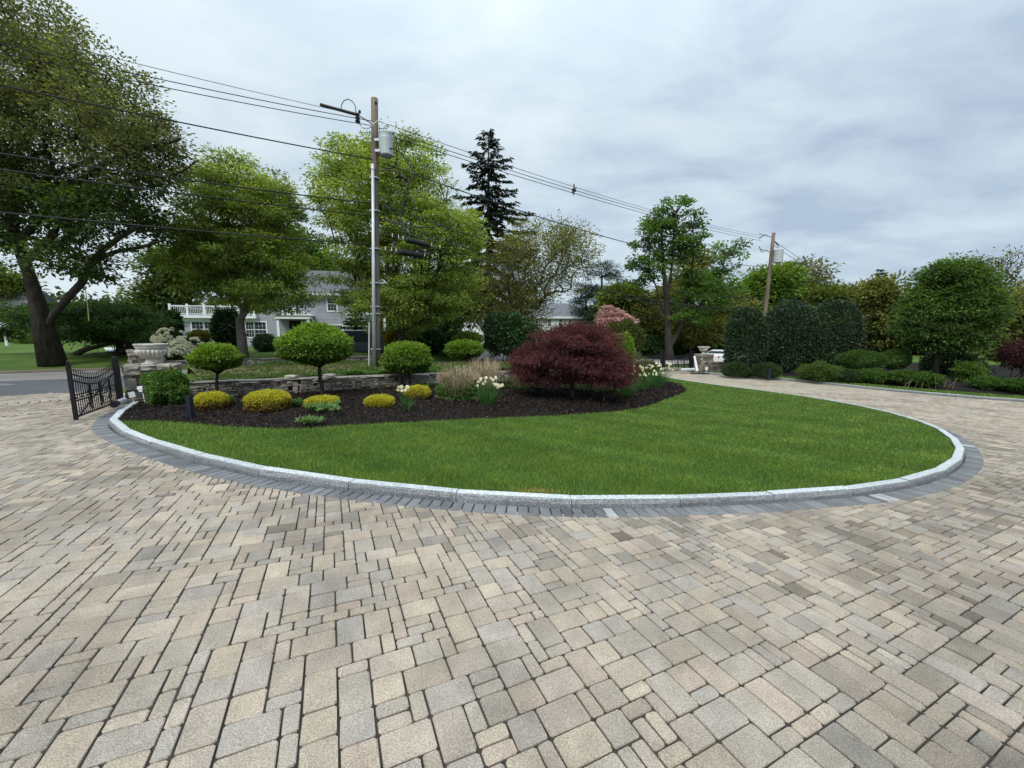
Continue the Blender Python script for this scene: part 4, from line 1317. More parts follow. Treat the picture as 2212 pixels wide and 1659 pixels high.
for (x, y) in ((777, 245), (812, 226)):
    MB().lathe([(.03, 0), (.05, .05), (.03, .1)], 8, tuple(at(x, y, 14.3))).build('fitting', MT['cable'], pl1)
for sgn, py_ in ((-1, 512), (-1, 545)):
    MB().tube([at(1640, py_ - 28 + 20, 36), at(1666, py_, 36)], .05, 5).build('bracket', MT['metal'], pl2)
MB().tube([at(1640, 515, 36), at(1652, 507, 36), at(1666, 512, 36)], .04, 5).build('insulator_frame', MT['cable'], pl2)
MB().tube([at(1640, 532, 36), at(1646, 545, 36), at(1656, 540, 36), at(1664, 546, 36)], .035, 5).build('insulator_frame', MT['cable'], pl2)
MB().tube([at(1672, 520, 36), at(1684, 534, 35.8)], .05, 5).build('cut_out', MT['cable'], pl2)

def cable(label, A, B, sag, r, group=None, cat='cable', n=26, name='overhead_cable', t0=0.0, t1=1.0):
    A, B = Vector(A), Vector(B)
    pts = []
    for f in np.linspace(t0, t1, n):
        p = A.lerp(B, f); p.z -= 4 * sag * f * (1 - f); pts.append(p)
    mb = MB().tube(pts, r * .78, 5)
    o = mb.build(name, MT['cable'], None, smooth=True)
    return tag(o, label, cat, group)
def fit_sag(A, B, px, py):
    """sag for which the span passes the picture height py at column px"""
    A, B = Vector(A), Vector(B)
    best = None
    for f in np.linspace(.02, .98, 300):
        p = A.lerp(B, f)
        X, Y_, D_ = project(np.array([p]))
        if D_[0] < .5: continue
        if best is None or abs(X[0] - px) < best[0]: best = (abs(X[0] - px), f, p)
    _, f, p = best
    zt = at(px, py, p.y).z
    return (p.z - zt) / (4 * f * (1 - f))
GL = 'overhead cables from the near pole'
spansL = [('thin topmost wire slanting down from the left to the near pole tap bar', (776, 249), (330, 146), .010),
          ('upper of two paired wires over the big maple ending at the near pole', (808, 262), (320, 168), .015),
          ('lower of two paired wires over the big maple ending at the near pole', (808, 272), (320, 184), .015),
          ('thick single cable meeting the near pole level with the transformer bottom', (810, 345), (354, 259), .024),
          ('black cable meeting the near pole below its transformer, first of three under it', (810, 440), (354, 383), .026),
          ('black cable meeting the near pole in the middle of the three below the transformer', (810, 467), (354, 414), .026),
          ('lowest black cable reaching the near pole from the left', (810, 529), (354, 492), .026)]
for lab, pa_, pm_, r in spansL:
    A_ = at(*pa_, 14.45)
    B_ = Vector((pole0[0], pole0[1], A_.z + .2))
    s_ = fit_sag(A_, B_, *pm_)
    cable(lab, A_, B_, s_, r, GL, t1=.62)
spansR = [('topmost thin wire between the near pole and the leaning pole', (818, 262), (1650, 510), (1240, 403), .014),
          ('upper of the paired wires under the topmost one between the two poles', (818, 276), (1644, 514), (1240, 411), .018),
          ('lower of the paired wires under the topmost one between the two poles', (818, 286), (1644, 520), (1240, 418), .018),
          ('thick black cable leaving the near pole at its transformer towards the leaning pole', (826, 352), (1650, 576), (1130, 457), .028),
          ('cable crossing in front of the green tree, uppermost of the four below the transformer', (826, 442), (1648, 642), (1150, 552), .024),
          ('cable crossing in front of the green tree, second of the four below the transformer', (826, 470), (1646, 658), (1150, 583), .024),
          ('cable carrying the upper black splice case right of the near pole', (830, 505), (1644, 667), (1150, 592), .022),
          ('cable carrying the lower black splice case right of the near pole', (830, 540), (1642, 673), (1150, 609), .022)]
GR = 'overhead cables between the two poles'
for lab, a_, b_, m_, r in spansR:
    A_ = at(*a_, 14.45); B_ = at(*b_, 36)
    cable(lab, A_, B_, fit_sag(A_, B_, *m_), r, GR)
for k, (a_, b_, lab) in enumerate((((1672, 520), (1864, 612), 'topmost wire from the leaning pole towards the distant pole'), ((1672, 530), (1862, 618), 'second wire from the leaning pole towards the distant pole'),
                  ((1668, 582), (1862, 605), 'cable from the middle of the leaning pole towards the distant pole'), ((1662, 640), (1862, 634), 'upper low cable from the leaning pole towards the distant pole'), ((1660, 662), (1862, 640), 'lower low cable from the leaning pole towards the distant pole'))):
    cable(lab, at(*a_, 36), at(*b_, 80), 1.0, .026, 'overhead cables beyond the leaning pole')
cable('cable running on from the distant pole behind the rounded green tree', at(1864, 612, 80), at(2300, 664, 110), 1.0, .04, 'overhead cables beyond the leaning pole')
# spacer and splice cases
sx = at(1240, 411, 25); A_ = at(818, 276, 14.45); B_ = at(1644, 514, 36)
def on_span(A_, B_, px):
    return min((A_.lerp(B_, f) for f in np.linspace(0, 1, 400)), key=lambda p: abs(project(np.array([p]))[0][0] - px))
ps = on_span(A_, B_, 1240); zs = at(1240, 411, ps.y).z
o = MB().tube([(ps.x, ps.y, zs - .22), (ps.x, ps.y, zs + .30)], .035, 5).tube([(ps.x - .12, ps.y, zs + .05), (ps.x + .12, ps.y, zs - .05)], .05, 5).tube([(ps.x - .1, ps.y, zs - .12), (ps.x + .1, ps.y, zs + .1)], .04, 5).build('cable_spacer', MT['cable'])
tag(o, 'small black spacer bracket holding three wires halfway along the span', 'spacer')
def splice(label, a, b, A_, B_):
    pa_ = on_span(A_, B_, a[0]); pb_ = on_span(A_, B_, b[0])
    a3, b3 = at(*a, pa_.y), at(*b, pb_.y)
    root = empty('splice_case', a3.lerp(b3, .5), label, 'splice case')
    d = b3 - a3
    MB().tube([a3, a3 + d * .04, a3 + d * .96, b3], [.07, .105, .105, .07], 12).build('case', MT['cable'], root)
    for k in range(7): 
        c = a3 + d * (.1 + .8 * k / 6)
        MB().tube([c - d.normalized() * .012, c + d.normalized() * .012], .115, 12).build('rib', MT['cable'], root)
    for f in (-.55, -.3, -.12, 1.12, 1.5):
        c = a3 + d * f
        MB().box(tuple(c + Vector((0, 0, .05))), (.02, .02, .13)).build('hanger', MT['plastic_white'], root)
splice('upper black cylindrical splice case hanging right of the near pole', (877, 518), (927, 530), at(830, 505, 14.45), at(1644, 667, 36))
splice('lower black cylindrical splice case hanging right of the near pole', (862, 544), (912, 552), at(830, 540, 14.45), at(1642, 673, 36))

# ================================================================== HOUSES
def house_frame(org, ang):
    X = np.array([math.cos(ang), math.sin(ang)]); Yv = np.array([-math.sin(ang), math.cos(ang)])
    return lambda u, w, z: (org[0] + X[0] * u + Yv[0] * w, org[1] + X[1] * u + Yv[1] * w, org[2] + z)
def fbox(mb, F, u0, u1, w0, w1, z0, z1, t=(1, 1, 1)):
    V = [F(u, w, z) for z in (z0, z1) for w in (w0, w1) for u in (u0, u1)]
    return mb.add(V, [(0, 2, 3, 1), (4, 5, 7, 6), (0, 1, 5, 4), (2, 6, 7, 3), (0, 4, 6, 2), (1, 3, 7, 5)], t)
def lap(mb, F, u0, u1, z0, z1, step, w=0.0, holes=()):
    z = z0
    while z < z1 - .01:
        zt = min(z1, z + step)
        spans = [(u0, u1)]
        for (a, b, c, d) in holes:
            if c < zt and d > z:
                spans = [s for (p, q) in spans for s in ((p, min(q, a)), (max(p, b), q)) if s[1] - s[0] > .02]
        for (p, q) in spans:
            g = math.exp(rng.normal(0, .04))
            V = [F(p, w - .024, z), F(q, w - .024, z), F(q, w - .004, zt), F(p, w - .004, zt), F(p, w, z), F(q, w, z)]
            mb.add(V, [(0, 1, 2, 3), (4, 5, 1, 0)], (g, g, g))
        z = zt
def window(parent, F, u0, u1, z0, z1, w=0.0, cols=3, rows=4, sill=True):
    tr = .11
    mb = MB()
    fbox(mb, F, u0 - tr, u0, w - .06, w + .03, z0 - tr, z1 + tr); fbox(mb, F, u1, u1 + tr, w - .06, w + .03, z0 - tr, z1 + tr)
    fbox(mb, F, u0, u1, w - .058, w + .03, z1, z1 + tr); fbox(mb, F, u0, u1, w - .058, w + .03, z0 - tr, z0)
    fbox(mb, F, u0, u1, w - .03, w + .02, (z0 + z1) / 2 - .03, (z0 + z1) / 2 + .03)
    fr = mb.build('window', MT['whitepaint'], parent)
    g = MB(); fbox(g, F, u0, u1, w - .012, w + .01, z0, z1); g.build('pane', MT['glass'], fr)
    mm_ = MB()
    for k in range(1, cols): uu = u0 + (u1 - u0) * k / cols; fbox(mm_, F, uu - .007, uu + .007, w - .024, w - .013, z0, z1)
    for k in range(1, rows):
        if k * 2 == rows: continue
        zz = z0 + (z1 - z0) * k / rows; fbox(mm_, F, u0, u1, w - .0235, w - .0135, zz - .007, zz + .007)
    mm_.build('muntins', MT['whitepaint'], fr)
    return fr
HY = 34.0
HO = at(386, 760, 33.0); hang = R(14)
HO = Vector((HO.x, 33.0, .35))
Fh = house_frame(HO, hang)
ux = lambda px, py=720: (lambda r_: (r_.x * HO.y - r_.y * HO.x) / (r_.y * math.cos(hang) - r_.x * math.sin(hang)))(ray(px, py))   # facade coordinate seen at column px
def uz(px, py):
    u = ux(px, py); r_ = ray(px, py); y = HO.y + math.sin(hang) * u
    return CAMH + r_.z * y / r_.y - HO.z
house = empty('grey_house', HO, 'grey two-storey clapboard house with white trim and a roof-deck railing', 'house')
U1 = ux(560); U2 = ux(775); 
ez = uz(420, 684)      # low wing eave
eh = uz(705, 634)      # main eave
mb = MB(); fbox(mb, Fh, 0, U1 + .1, .002, 6, -1, ez); fbox(mb, Fh, U1, U2 + 1.0, .002, 8.5, -1, eh); mb.build('wall', MT['siding'], house)
wins = []
def hw(px0, px1, py0, py1, cols=3, rows=4):
    wins.append((ux(px0), ux(px1), uz((px0 + px1) / 2, py1), uz((px0 + px1) / 2, py0), cols, rows))
hw(417, 441, 694, 728); hw(444, 466, 694, 728)
hw(533, 549, 696, 728); hw(552, 576, 696, 728)
hw(712, 730, 642, 671, 3, 4)
hw(705, 722, 703, 724, 3, 4); hw(725, 740, 703, 724, 3, 4)
mb = MB()
holes = [(a - .1, b + .1, c - .1, d + .1) for a, b, c, d, _, _ in wins]
lap(mb, Fh, 0, U1, -.6, ez - .35, .13, 0, holes); lap(mb, Fh, U1, U2 + 1.0, -.6, eh - .3, .13, 0, holes)
s_ = mb.build('siding', MT['siding'], house); s_['kind'] = 'stuff'
for a, b, c, d, cc, rr in wins: window(house, Fh, a, b, c, d, 0, cc, rr)
mb = MB()
fbox(mb, Fh, -.05, .16, -.05, .1, -.6, ez - .3); fbox(mb, Fh, U2 + .85, U2 + 1.05, -.05, .1, -.6, eh - .28)
fbox(mb, Fh, -.1, U1, -.06, .1, ez - .45, ez - .12); fbox(mb, Fh, U1, U2 + 1.1, -.06, .1, eh - .42, eh - .1)
mb.build('trim', MT['whitepaint'], house)
mb = MB(); fbox(mb, Fh, -.45, U1, -.45, 6.3, ez - .12, ez + .06); mb.build('eave', MT['whitepaint'], house)
mb = MB(); fbox(mb, Fh, -.3, U1, -.3, 6.1, ez + .062, ez + .12); mb.build('deck', MT['flagstone'], house)
# main roof
rz = eh + 2.6
V = [Fh(U1 - .3, -.5, eh - .08), Fh(U2 + 1.4, -.5, eh - .08), Fh(U2 + 1.4, 4.2, rz), Fh(U1 - .3, 4.2, rz), Fh(U2 + 1.4, 9, eh - .08), Fh(U1 - .3, 9, eh - .08)]
MB().add(V, [(0, 1, 2, 3), (3, 2, 4, 5), (0, 3, 5), (1, 4, 2)]).build('roof', MT['roof'], house)
mb = MB(); fbox(mb, Fh, U1 - .35, U2 + 1.45, -.55, -.38, eh - .20, eh - .04); mb.build('gutter', MT['whitepaint'], house)
# deck railing
rh0, rh1 = ez + .12, ez + .88
mb = MB(); fbox(mb, Fh, -.2, U1, -.22, -.12, rh1 - .03, rh1 + .05); fbox(mb, Fh, -.2, U1, -.20, -.14, rh0 + .06, rh0 + .12); rail = mb.build('deck_railing', MT['whitepaint'], house)
for u in np.linspace(-.2, U1 - .2, 6):
    mb = MB(); fbox(mb, Fh, u - .07, u + .07, -.24, -.10, rh0, rh1 + .18); mb.build('post', MT['whitepaint'], rail)
for u in np.arange(-.05, U1 - .1, .13):
    mb = MB(); fbox(mb, Fh, u - .012, u + .012, -.185, -.16, rh0 + .1, rh1); mb.build('baluster', MT['whitepaint'], rail)
for u in (-.2,):
    mb = MB(); fbox(mb, Fh, u - .03, u + .03, -.14, 5.8, rh1 - .02, rh1 + .05); mb.build('handrail', MT['whitepaint'], rail)
# entrance: portico, dark door
pu0, pu1 = ux(612), ux(670)
pzt = uz(665, 690)
mb = MB()
fbox(mb, Fh, pu0 - .25, pu1 + .35, -1.2, .05, pzt, pzt + .30)
V = [Fh(pu0 - .4, -1.3, pzt + .30), Fh(pu1 + .5, -1.3, pzt + .30), Fh((pu0 + pu1) / 2, -1.3, pzt + 1.0), Fh(pu0 - .4, .0, pzt + .30), Fh(pu1 + .5, .0, pzt + .30), Fh((pu0 + pu1) / 2, .0, pzt + 1.0)]
mb.add(V, [(0, 1, 2), (0, 2, 5, 3), (1, 4, 5, 2)])
por = mb.build('portico', MT['whitepaint'], house)
for u in (pu0 - .05, pu1 + .15):
    mb = MB(); fbox(mb, Fh, u - .11, u + .11, -1.1, -.88, -.4, pzt); mb.build('column', MT['whitepaint'], por)
mb = MB(); fbox(mb, Fh, ux(626), ux(655), -.03, .05, -.3, pzt - .12); mb.build('door', MT['dark'], house)
# small white porch post and wing seen right of the near pole
pw = MB(); fbox(pw, Fh, ux(832), ux(837), -1.5, -1.36, -.4, uz(835, 668)); fbox(pw, Fh, ux(790), ux(840), -1.6, .1, uz(815, 682), uz(815, 668)); pw.build('side_porch', MT['whitepaint'], house)

# far white house
WO = at(1180, 700, 58); WO = Vector((WO.x, 58, -.6)); wang = R(8)
Fw = house_frame(WO, wang)
wh = empty('white_house', WO, 'white clapboard house with grey roof showing above the red maple', 'house')
wu = lambda px: (lambda r_: (r_.x * WO.y - r_.y * WO.x) / (r_.y * math.cos(wang) - r_.x * math.sin(wang)))(ray(px, 690))
wz = lambda px, py: CAMH + ray(px, py).z * (58 + math.sin(wang) * wu(px)) / ray(px, py).y - WO.z
ue = wu(1282); we_ = wz(1240, 684); wr = wz(1230, 650)
us = wu(1000)
mb = MB(); fbox(mb, Fw, us, ue, 0, 9, -1.5, we_); mb.build('wall', MT['whitepaint'], wh)
mb = MB(); lap(mb, Fw, us, ue, -.5, we_, .2, -.005); s_ = mb.build('siding', MT['whitepaint'], wh); s_['kind'] = 'stuff'
V = [Fw(us, -.4, we_), Fw(ue + .2, -.4, we_), Fw(ue - 2.6, 4.5, wr), Fw(us, 4.5, wr), Fw(ue + .2, 9.4, we_), Fw(us, 9.4, we_)]
MB().add(V, [(0, 1, 2, 3), (3, 2, 4, 5), (1, 4, 2)]).build('roof', MT['roof'], wh).color = (1.35, 1.38, 1.42, 1)
mb = MB(); fbox(mb, Fw, us, ue + .25, -.45, -.1, we_ - .3, we_); mb.build('cornice', MT['whitepaint'], wh)
for px in (1187, 1211, 1231):
    a, b = wu(px - 3), wu(px + 3); window(wh, Fw, a, b, wz(px, 705), wz(px, 690), -.03, 2, 2)
for px in (1160, 1130): window(wh, Fw, wu(px - 3), wu(px + 3), wz(px, 705), wz(px, 690), -.03, 2, 2)
# grey garage gable at the far left edge
go = Vector((-62, 46, .6)); Fg = house_frame(go, R(10))
gh = empty('grey_outbuilding', go, 'grey outbuilding with dark gable roof at the left edge behind the trees', 'house')
mb = MB(); fbox(mb, Fg, -6, 2.5, 0, 8, -.5, 3.2); mb.build('wall', MT['siding'], gh)
V = [Fg(-6.5, -.4, 3.1), Fg(3, -.4, 3.1), Fg(3, 4, 6.2), Fg(-6.5, 4, 6.2), Fg(3, 8.4, 3.1), Fg(-6.5, 8.4, 3.1)]
MB().add(V, [(0, 1, 2, 3), (3, 2, 4, 5), (0, 3, 5), (1, 4, 2)]).build('roof', MT['roof'], gh)
mb = MB(); fbox(mb, Fg, -1.5, 1.5, -.05, 0.05, 0, 2.4); mb.build('door', MT['whitepaint'], gh)

# ================================================================== CARS
def loft_car(name, label, pos, ang, prof, halfw, mtl, glass_u, wheels, wr, tail):
    """prof: (x, zlow, zbelt, zroof, w) sections along the car, x from the nose; built about the car's own axis"""
    root = empty(name, pos, label, 'van' if 'van' in name else 'car', None, ang)
    V = []; F = []
    for (x, z0, zb, zr, w) in prof:
        tum = .82 if zr - zb > .1 else .95
        sec = [(-w * .92, z0), (-w, z0 + .18), (-w, zb), (-w * tum, zr - .06), (-w * (tum - .12), zr), (w * (tum - .12), zr), (w * tum, zr - .06), (w, zb), (w, z0 + .18), (w * .92, z0)]
        V += [(x, y, z) for y, z in sec]
    k = 10
    for i in range(len(prof) - 1):
        for j in range(k):
            j2 = (j + 1) % k
            F.append((i * k + j, (i + 1) * k + j, (i + 1) * k + j2, i * k + j2))
    F.append(tuple(range(k))); F.append(tuple(range((len(prof) - 1) * k, len(prof) * k))[::-1])
    b = link('body', mesh_py('body', V, F), MT[mtl], root, world=False)
    for (nm, pts) in glass_u:
        # outset quads over the upper body
        link(nm, mesh_py(nm, pts, [tuple(range(len(pts)))]), MT['glass'], root, world=False)
    for (x, y) in wheels:
        w_ = MB().lathe([(wr, -.1), (wr, .1)], 20); 
        Mw = Matrix.Translation((x, y, wr)) @ Matrix.Rotation(R(90), 4, 'X')
        w_.v = [tuple(Mw @ Vector(v)) for v in w_.v]
        wo_ = w_.build('wheel', MT['rubber'], root, world=False)
        h_ = MB().lathe([(wr * .6, -.112), (wr * .62, .112)], 14); h_.v = [tuple(Mw @ Vector(v)) for v in h_.v]
        h_.build('rim', MT['metal'], wo_, world=False)
    for pts in tail:
        link('tail_light', mesh_py('tail_light', pts, [tuple(range(len(pts)))] if len(pts) == 4 else [(0, 1, 2, 3), (3, 2, 4, 5)]), MT['redlens'], root, world=False)
    return root
vy = 28.6
vx = at(770, 770, vy).x
zv = at(770, 772, vy).z
vprof = [(0, .45, .95, 1.0, .85), (.35, .30, 1.02, 1.08, .95), (1.3, .28, 1.12, 1.2, 1.0), (2.05, .28, 1.15, 1.88, 1.0), (2.6, .28, 1.15, 2.0, 1.0), (5.0, .28, 1.15, 2.02, 1.0), (5.45, .3, 1.15, 1.98, .99), (5.55, .42, 1.1, 1.85, .96)]
van = loft_car('parked_van', 'dark blue-black van parked on the house drive behind the near utility pole', (at(838, 770, vy).x - 5.5 * .985, vy - .3, zv), R(8), vprof, 1.0, 'vanpaint',
    [('side_window', [(2.25, -.99, 1.2), (3.3, -1.012, 1.2), (3.3, -.86, 1.84), (2.55, -.86, 1.84)]), ('side_window', [(3.4, -1.012, 1.2), (4.3, -1.012, 1.2), (4.3, -.86, 1.86), (3.4, -.86, 1.86)]),
     ('side_window', [(4.4, -1.012, 1.2), (5.25, -1.012, 1.2), (5.25, -.86, 1.86), (4.4, -.86, 1.86)]), ('rear_window', [(5.57, -.8, 1.2), (5.57, .8, 1.2), (5.5, .72, 1.8), (5.5, -.72, 1.8)])],
    [(1.0, -.92), (4.5, -.92), (1.0, .92), (4.5, .92)], .36, [[(5.40, -1.005, .75), (5.585, -.93, .75), (5.585, -.93, 1.25), (5.40, -1.01, 1.25)]])
cy_ = 33.0
cpos = at(1526, 790, cy_)
cz = at(1545, 757, cy_).z - 1.36
cprof = [(0, .4, .62, .66, .75), (.5, .25, .75, .8, .88), (1.5, .22, .88, .95, .9), (2.2, .22, .92, 1.30, .9), (2.9, .22, .94, 1.38, .9), (3.6, .22, .97, 1.30, .9), (4.15, .24, 1.0, 1.08, .88), (4.4, .30, .95, 1.02, .82), (4.45, .42, .8, .86, .74)]
# parked with its tail towards the camera, a little to the right
carot = math.atan2(-.66, -.75)
car = loft_car('parked_car', 'white car with red tail light parked beyond the short wall by the far pier', (0, 0, 0), carot, cprof, .9, 'whitecar',
    [('rear_window', [(3.66, -.62, 1.285), (3.66, .62, 1.285), (4.13, .70, 1.09), (4.13, -.70, 1.09)]), ('side_window', [(2.2, .905, .98), (3.6, .905, 1.0), (3.4, .79, 1.27), (2.5, .79, 1.29)]),
     ('side_window', [(2.2, -.905, .98), (3.6, -.905, 1.0), (3.4, -.79, 1.27), (2.5, -.79, 1.29)])],
    [(.95, -.82), (3.5, -.82), (.95, .82), (3.5, .82)], .31, [[(4.46, .35, .72), (4.44, .80, .74), (4.42, .80, .92), (4.46, .40, .90)], [(4.46, -.35, .72), (4.44, -.80, .74), (4.42, -.80, .92), (4.46, -.40, .90)]])
tailw = at(1541, 775, cy_)
car.location = (tailw.x - math.cos(carot) * 4.4, cy_ - math.sin(carot) * 4.4, cz)

# ================================================================== SMALL THINGS
bp_ = gnd(413, 902, .1)
r_ = empty('bollard_light', bp_, 'dark square bollard light standing in the mulch near the yellow shrub', 'bollard light')
MB().box((bp_.x, bp_.y, bp_.z + .18), (.082, .082, .42)).build('post', MT['bollard'], r_)
MB().box((bp_.x, bp_.y, bp_.z + .397), (.090, .090, .014)).build('cap', MT['bollard'], r_)
b1p = gnd(289, 868, .1)
r_ = empty('photocell_box', b1p, 'small white box on a stake at the pier foot by the kerb end', 'sensor box')
MB().tube([b1p, b1p + Vector((0, 0, .12))], .014, 6).build('stake', MT['metal'], r_)
MB().box((0, 0, 0), (.105, .05, .125), Matrix.Translation(b1p + Vector((-.02, 0, .16))) @ Matrix.Rotation(R(-12), 4, 'Y') @ Matrix.Rotation(R(30), 4, 'Z')).build('box', MT['plastic_white'], r_)
b2p = gnd(313, 868, .12)
r_ = empty('path_light', b2p, 'white path light on a pale stake in front of the stone pier', 'path light')
MB().tube([b2p, b2p + Vector((-.02, 0, .24))], .012, 6).build('stake', MT['plastic_white'], r_)
MB().box(tuple(b2p + Vector((-.03, 0, .31))), (.12, .10, .07)).box(tuple(b2p + Vector((-.02, -.01, .255))), (.08, .08, .05)).build('head', MT['plastic_white'], r_)
# white lamp post on the far left lawn
lp = at(16, 750, 33); lz = float(G(lp.x, lp.y))
r_ = empty('lamp_post', (lp.x, lp.y, lz), 'slim white lamp post on the lawn at the left edge', 'lamp post')
MB().tube([(lp.x, lp.y, lz - .1), (lp.x - .05, lp.y, lz + 1.5)], [.09, .06], 8).build('post', MT['whitepaint'], r_)
MB().lathe([(.05, 0), (.14, .1), (.16, .32), (.04, .42)], 8, (lp.x - .05, lp.y, lz + 1.5)).build('lantern', MT['whitepaint'], r_)
# swing under the big tree
sw = at(227, 762, 20.5)
r_ = empty('tree_swing', sw, 'dark plank swing hanging low over the shaded grass', 'swing')
a_, b_ = at(203, 764, 20.5), at(250, 760, 20.5)
MB().box((0, 0, 0), ((b_ - a_).length, .28, .06), Matrix.Translation(a_.lerp(b_, .5)) @ Matrix.Rotation(R(-4), 4, 'Y')).build('seat', MT['dark'], r_)
MB().tube([a_ + Vector((.2, 0, 0)), at(212, 736, 20.7)], .015, 4).tube([b_ - Vector((.1, 0, 0)), at(238, 738, 20.7)], .015, 4).tube([b_ - Vector((.05, 0, 0)), at(248, 738, 20.7)], .015, 4).build('ropes', MT['cable'], r_)
rp_ = MB().tube([at(184, 622, 17), at(189, 655, 17), at(192, 693, 17)], .016, 5).build('hanging_rope', MT['rope'])
tag(rp_, 'thin yellowish rope hanging from the big tree at left', 'rope')
# terrace with table behind the plain pier
tq = at(262, 756, 24)
structure(region([(at(228, 756, 23.4).x, 23.4), (at(310, 756, 23.4).x, 23.4), (at(325, 752, 28).x, 28), (at(225, 752, 28).x, 28)], .8, lambda x, y: G(x, y) + .10, 'terrace', MT['flagstone']))
tx = at(288, 746, 24.2); tz = float(G(tx.x, tx.y)) + .10
r_ = empty('garden_table', (tx.x, tx.y, tz), 'pale-topped garden table with dark legs on the terrace behind the plain pier', 'table')
MB().box((tx.x, tx.y, tz + .73), (1.5, .9, .05)).build('table_top', MT['flagstone'], r_)
for sx_, sy_ in ((-.6, -.35), (.6, -.35), (-.6, .35), (.6, .35)): MB().tube([(tx.x + sx_, tx.y + sy_, tz), (tx.x + sx_, tx.y + sy_, tz + .7)], .035, 6).build('leg', MT['iron'], r_)
gx_ = at(262, 744, 25); gz_ = float(G(gx_.x, gx_.y)) + .1
r_ = empty('garden_chair', (gx_.x, gx_.y, gz_), 'blue-cushioned garden chair on the terrace under the dark tree', 'chair')
MB().box((gx_.x, gx_.y, gz_ + .42), (.6, .55, .12)).build('seat', MT['vanpaint'], r_)
MB().box((gx_.x - .02, gx_.y + .28, gz_ + .75), (.6, .10, .65)).build('backrest', MT['vanpaint'], r_)
for sx_, sy_ in ((-.25, -.22), (.25, -.22), (-.25, .22), (.25, .22)): MB().tube([(gx_.x + sx_, gx_.y + sy_, gz_), (gx_.x + sx_, gx_.y + sy_, gz_ + .4)], .03, 5).build('leg', MT['iron'], r_)
# grey planter under the small round-headed shrub
pp_ = at(1148, 772, 19.4)
# ================================================================== PLANTS ON THE ISLAND
LIME = [(.085, .165, .016), (.15, .27, .028), (.24, .36, .05)]
YEL = [(.32, .33, .03), (.48, .46, .045), (.58, .54, .09)]
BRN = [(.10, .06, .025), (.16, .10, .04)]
DKG = [(.016, .040, .012), (.03, .065, .018), (.05, .095, .028)]
MIDG = [(.035, .085, .014), (.06, .13, .022), (.10, .18, .035)]
def bedpt(px, py, dz=.12):
    p = gnd(px, py, dz)
    p.z = bedz(p.x, p.y) if inside(np.array([[p.x, p.y]]), BED)[0] else p.z
    return p
def standard(label, foot, Y, ells_px, trunk_mid, r, n, L, W_, forkpx, flat=True):
    """round-headed shrub on a bare stem"""
    ells = [ell(*e, Y) for e in ells_px]
    f = Vector(foot)
    root = empty('topiary_tree', f, label, 'topiary tree', 'round-headed shrubs along the wall')
    fork = at(*forkpx, Y)
    mid = at(*trunk_mid, Y)
    mb = MB().tube(smooth_poly([tuple(f - Vector((0, 0, .05))), tuple(f.lerp(mid, .5) + Vector((.02, 0, 0))), tuple(mid), tuple(fork)], 1), list(np.linspace(r * 1.15, r * .8, 6)), 9)
    c = np.array(ells[0][0]); e_ = ells[0][1]
    for k in range(9):
        a = 6.283 * k / 9 + rng.normal(0, .2)
        t = c + np.array([math.cos(a) * e_[0] * .75, math.sin(a) * e_[1] * .75, -e_[2] * rng.uniform(-.1, .55)])
        m_ = np.array(fork) * .45 + t * .55 + np.array([0, 0, -.06 * e_[2]])
        mb.tube([tuple(fork - Vector((0, 0, .06))), tuple(m_), tuple(t)], [r * .55, r * .36, r * .12], 5)
    mb.build('trunk', MT['bark'], root, smooth=True)
    # dome of leaves, flatter underneath
    P = []; D_ = []
    idx = rng.choice(len(ells), n, p=np.array([np.prod(e[1]) for e in ells]) / sum(np.prod(e[1]) for e in ells))
    d = rand_unit(n); 
    lowf = np.where(d[:, 2] < 0, .62, 1.0)
    rr = np.where(rng.random(n) < .8, rng.uniform(.82, 1.0, n), rng.uniform(.45, .85, n))
    ph = rng.random(4) * 6
    lum = 1 + .05 * np.sin(d[:, 0] * 6 + ph[0]) * np.sin(d[:, 1] * 6 + ph[1]) + .05 * np.sin(d[:, 2] * 9 + ph[2]) + rng.normal(0, .025, n)
    C = np.array([e[0] for e in ells])[idx]; E_ = np.array([e[1] for e in ells])[idx]
    P = C + d * E_ * (rr * lum)[:, None] * np.c_[np.ones(n), np.ones(n), lowf]
    A = d * 1.0 + rng.normal(0, .5, P.shape); A[:, 2] -= .25
    Nn = d * .8 + rng.normal(0, .5, P.shape); Nn[:, 2] += .4
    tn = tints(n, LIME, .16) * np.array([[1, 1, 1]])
    old = rng.random(n) < np.clip(.55 - d[:, 2] * .9, 0, .7)  # darker greens picked more often lower on the dome
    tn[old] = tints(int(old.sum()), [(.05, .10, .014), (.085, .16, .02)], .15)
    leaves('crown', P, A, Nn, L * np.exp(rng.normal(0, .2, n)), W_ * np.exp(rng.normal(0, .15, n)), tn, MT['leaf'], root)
    return root
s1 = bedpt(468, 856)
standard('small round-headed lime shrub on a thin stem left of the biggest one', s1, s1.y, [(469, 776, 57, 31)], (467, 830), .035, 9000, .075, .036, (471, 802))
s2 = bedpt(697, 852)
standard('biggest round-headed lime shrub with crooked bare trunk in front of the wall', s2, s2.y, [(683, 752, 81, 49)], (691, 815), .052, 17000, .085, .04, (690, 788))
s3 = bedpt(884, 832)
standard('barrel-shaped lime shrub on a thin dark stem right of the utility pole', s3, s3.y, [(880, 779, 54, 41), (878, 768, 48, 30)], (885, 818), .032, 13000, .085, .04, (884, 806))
s4 = Vector(at(1003, 778, 18.6)); s4.z = float(G(s4.x, s4.y)) + .02
standard('small round-headed shrub standing behind the wall next to a grey planter', s4, 18.6, [(1003, 757, 40, 22)], (1003, 776), .06, 8000, .11, .055, (1003, 773))
pl_ = Vector(at(1036, 780, 18.8)); pl_.z = float(G(pl_.x, pl_.y))
r_ = empty('planter', pl_, 'small grey square planter tub beside the shrub behind the wall', 'planter')
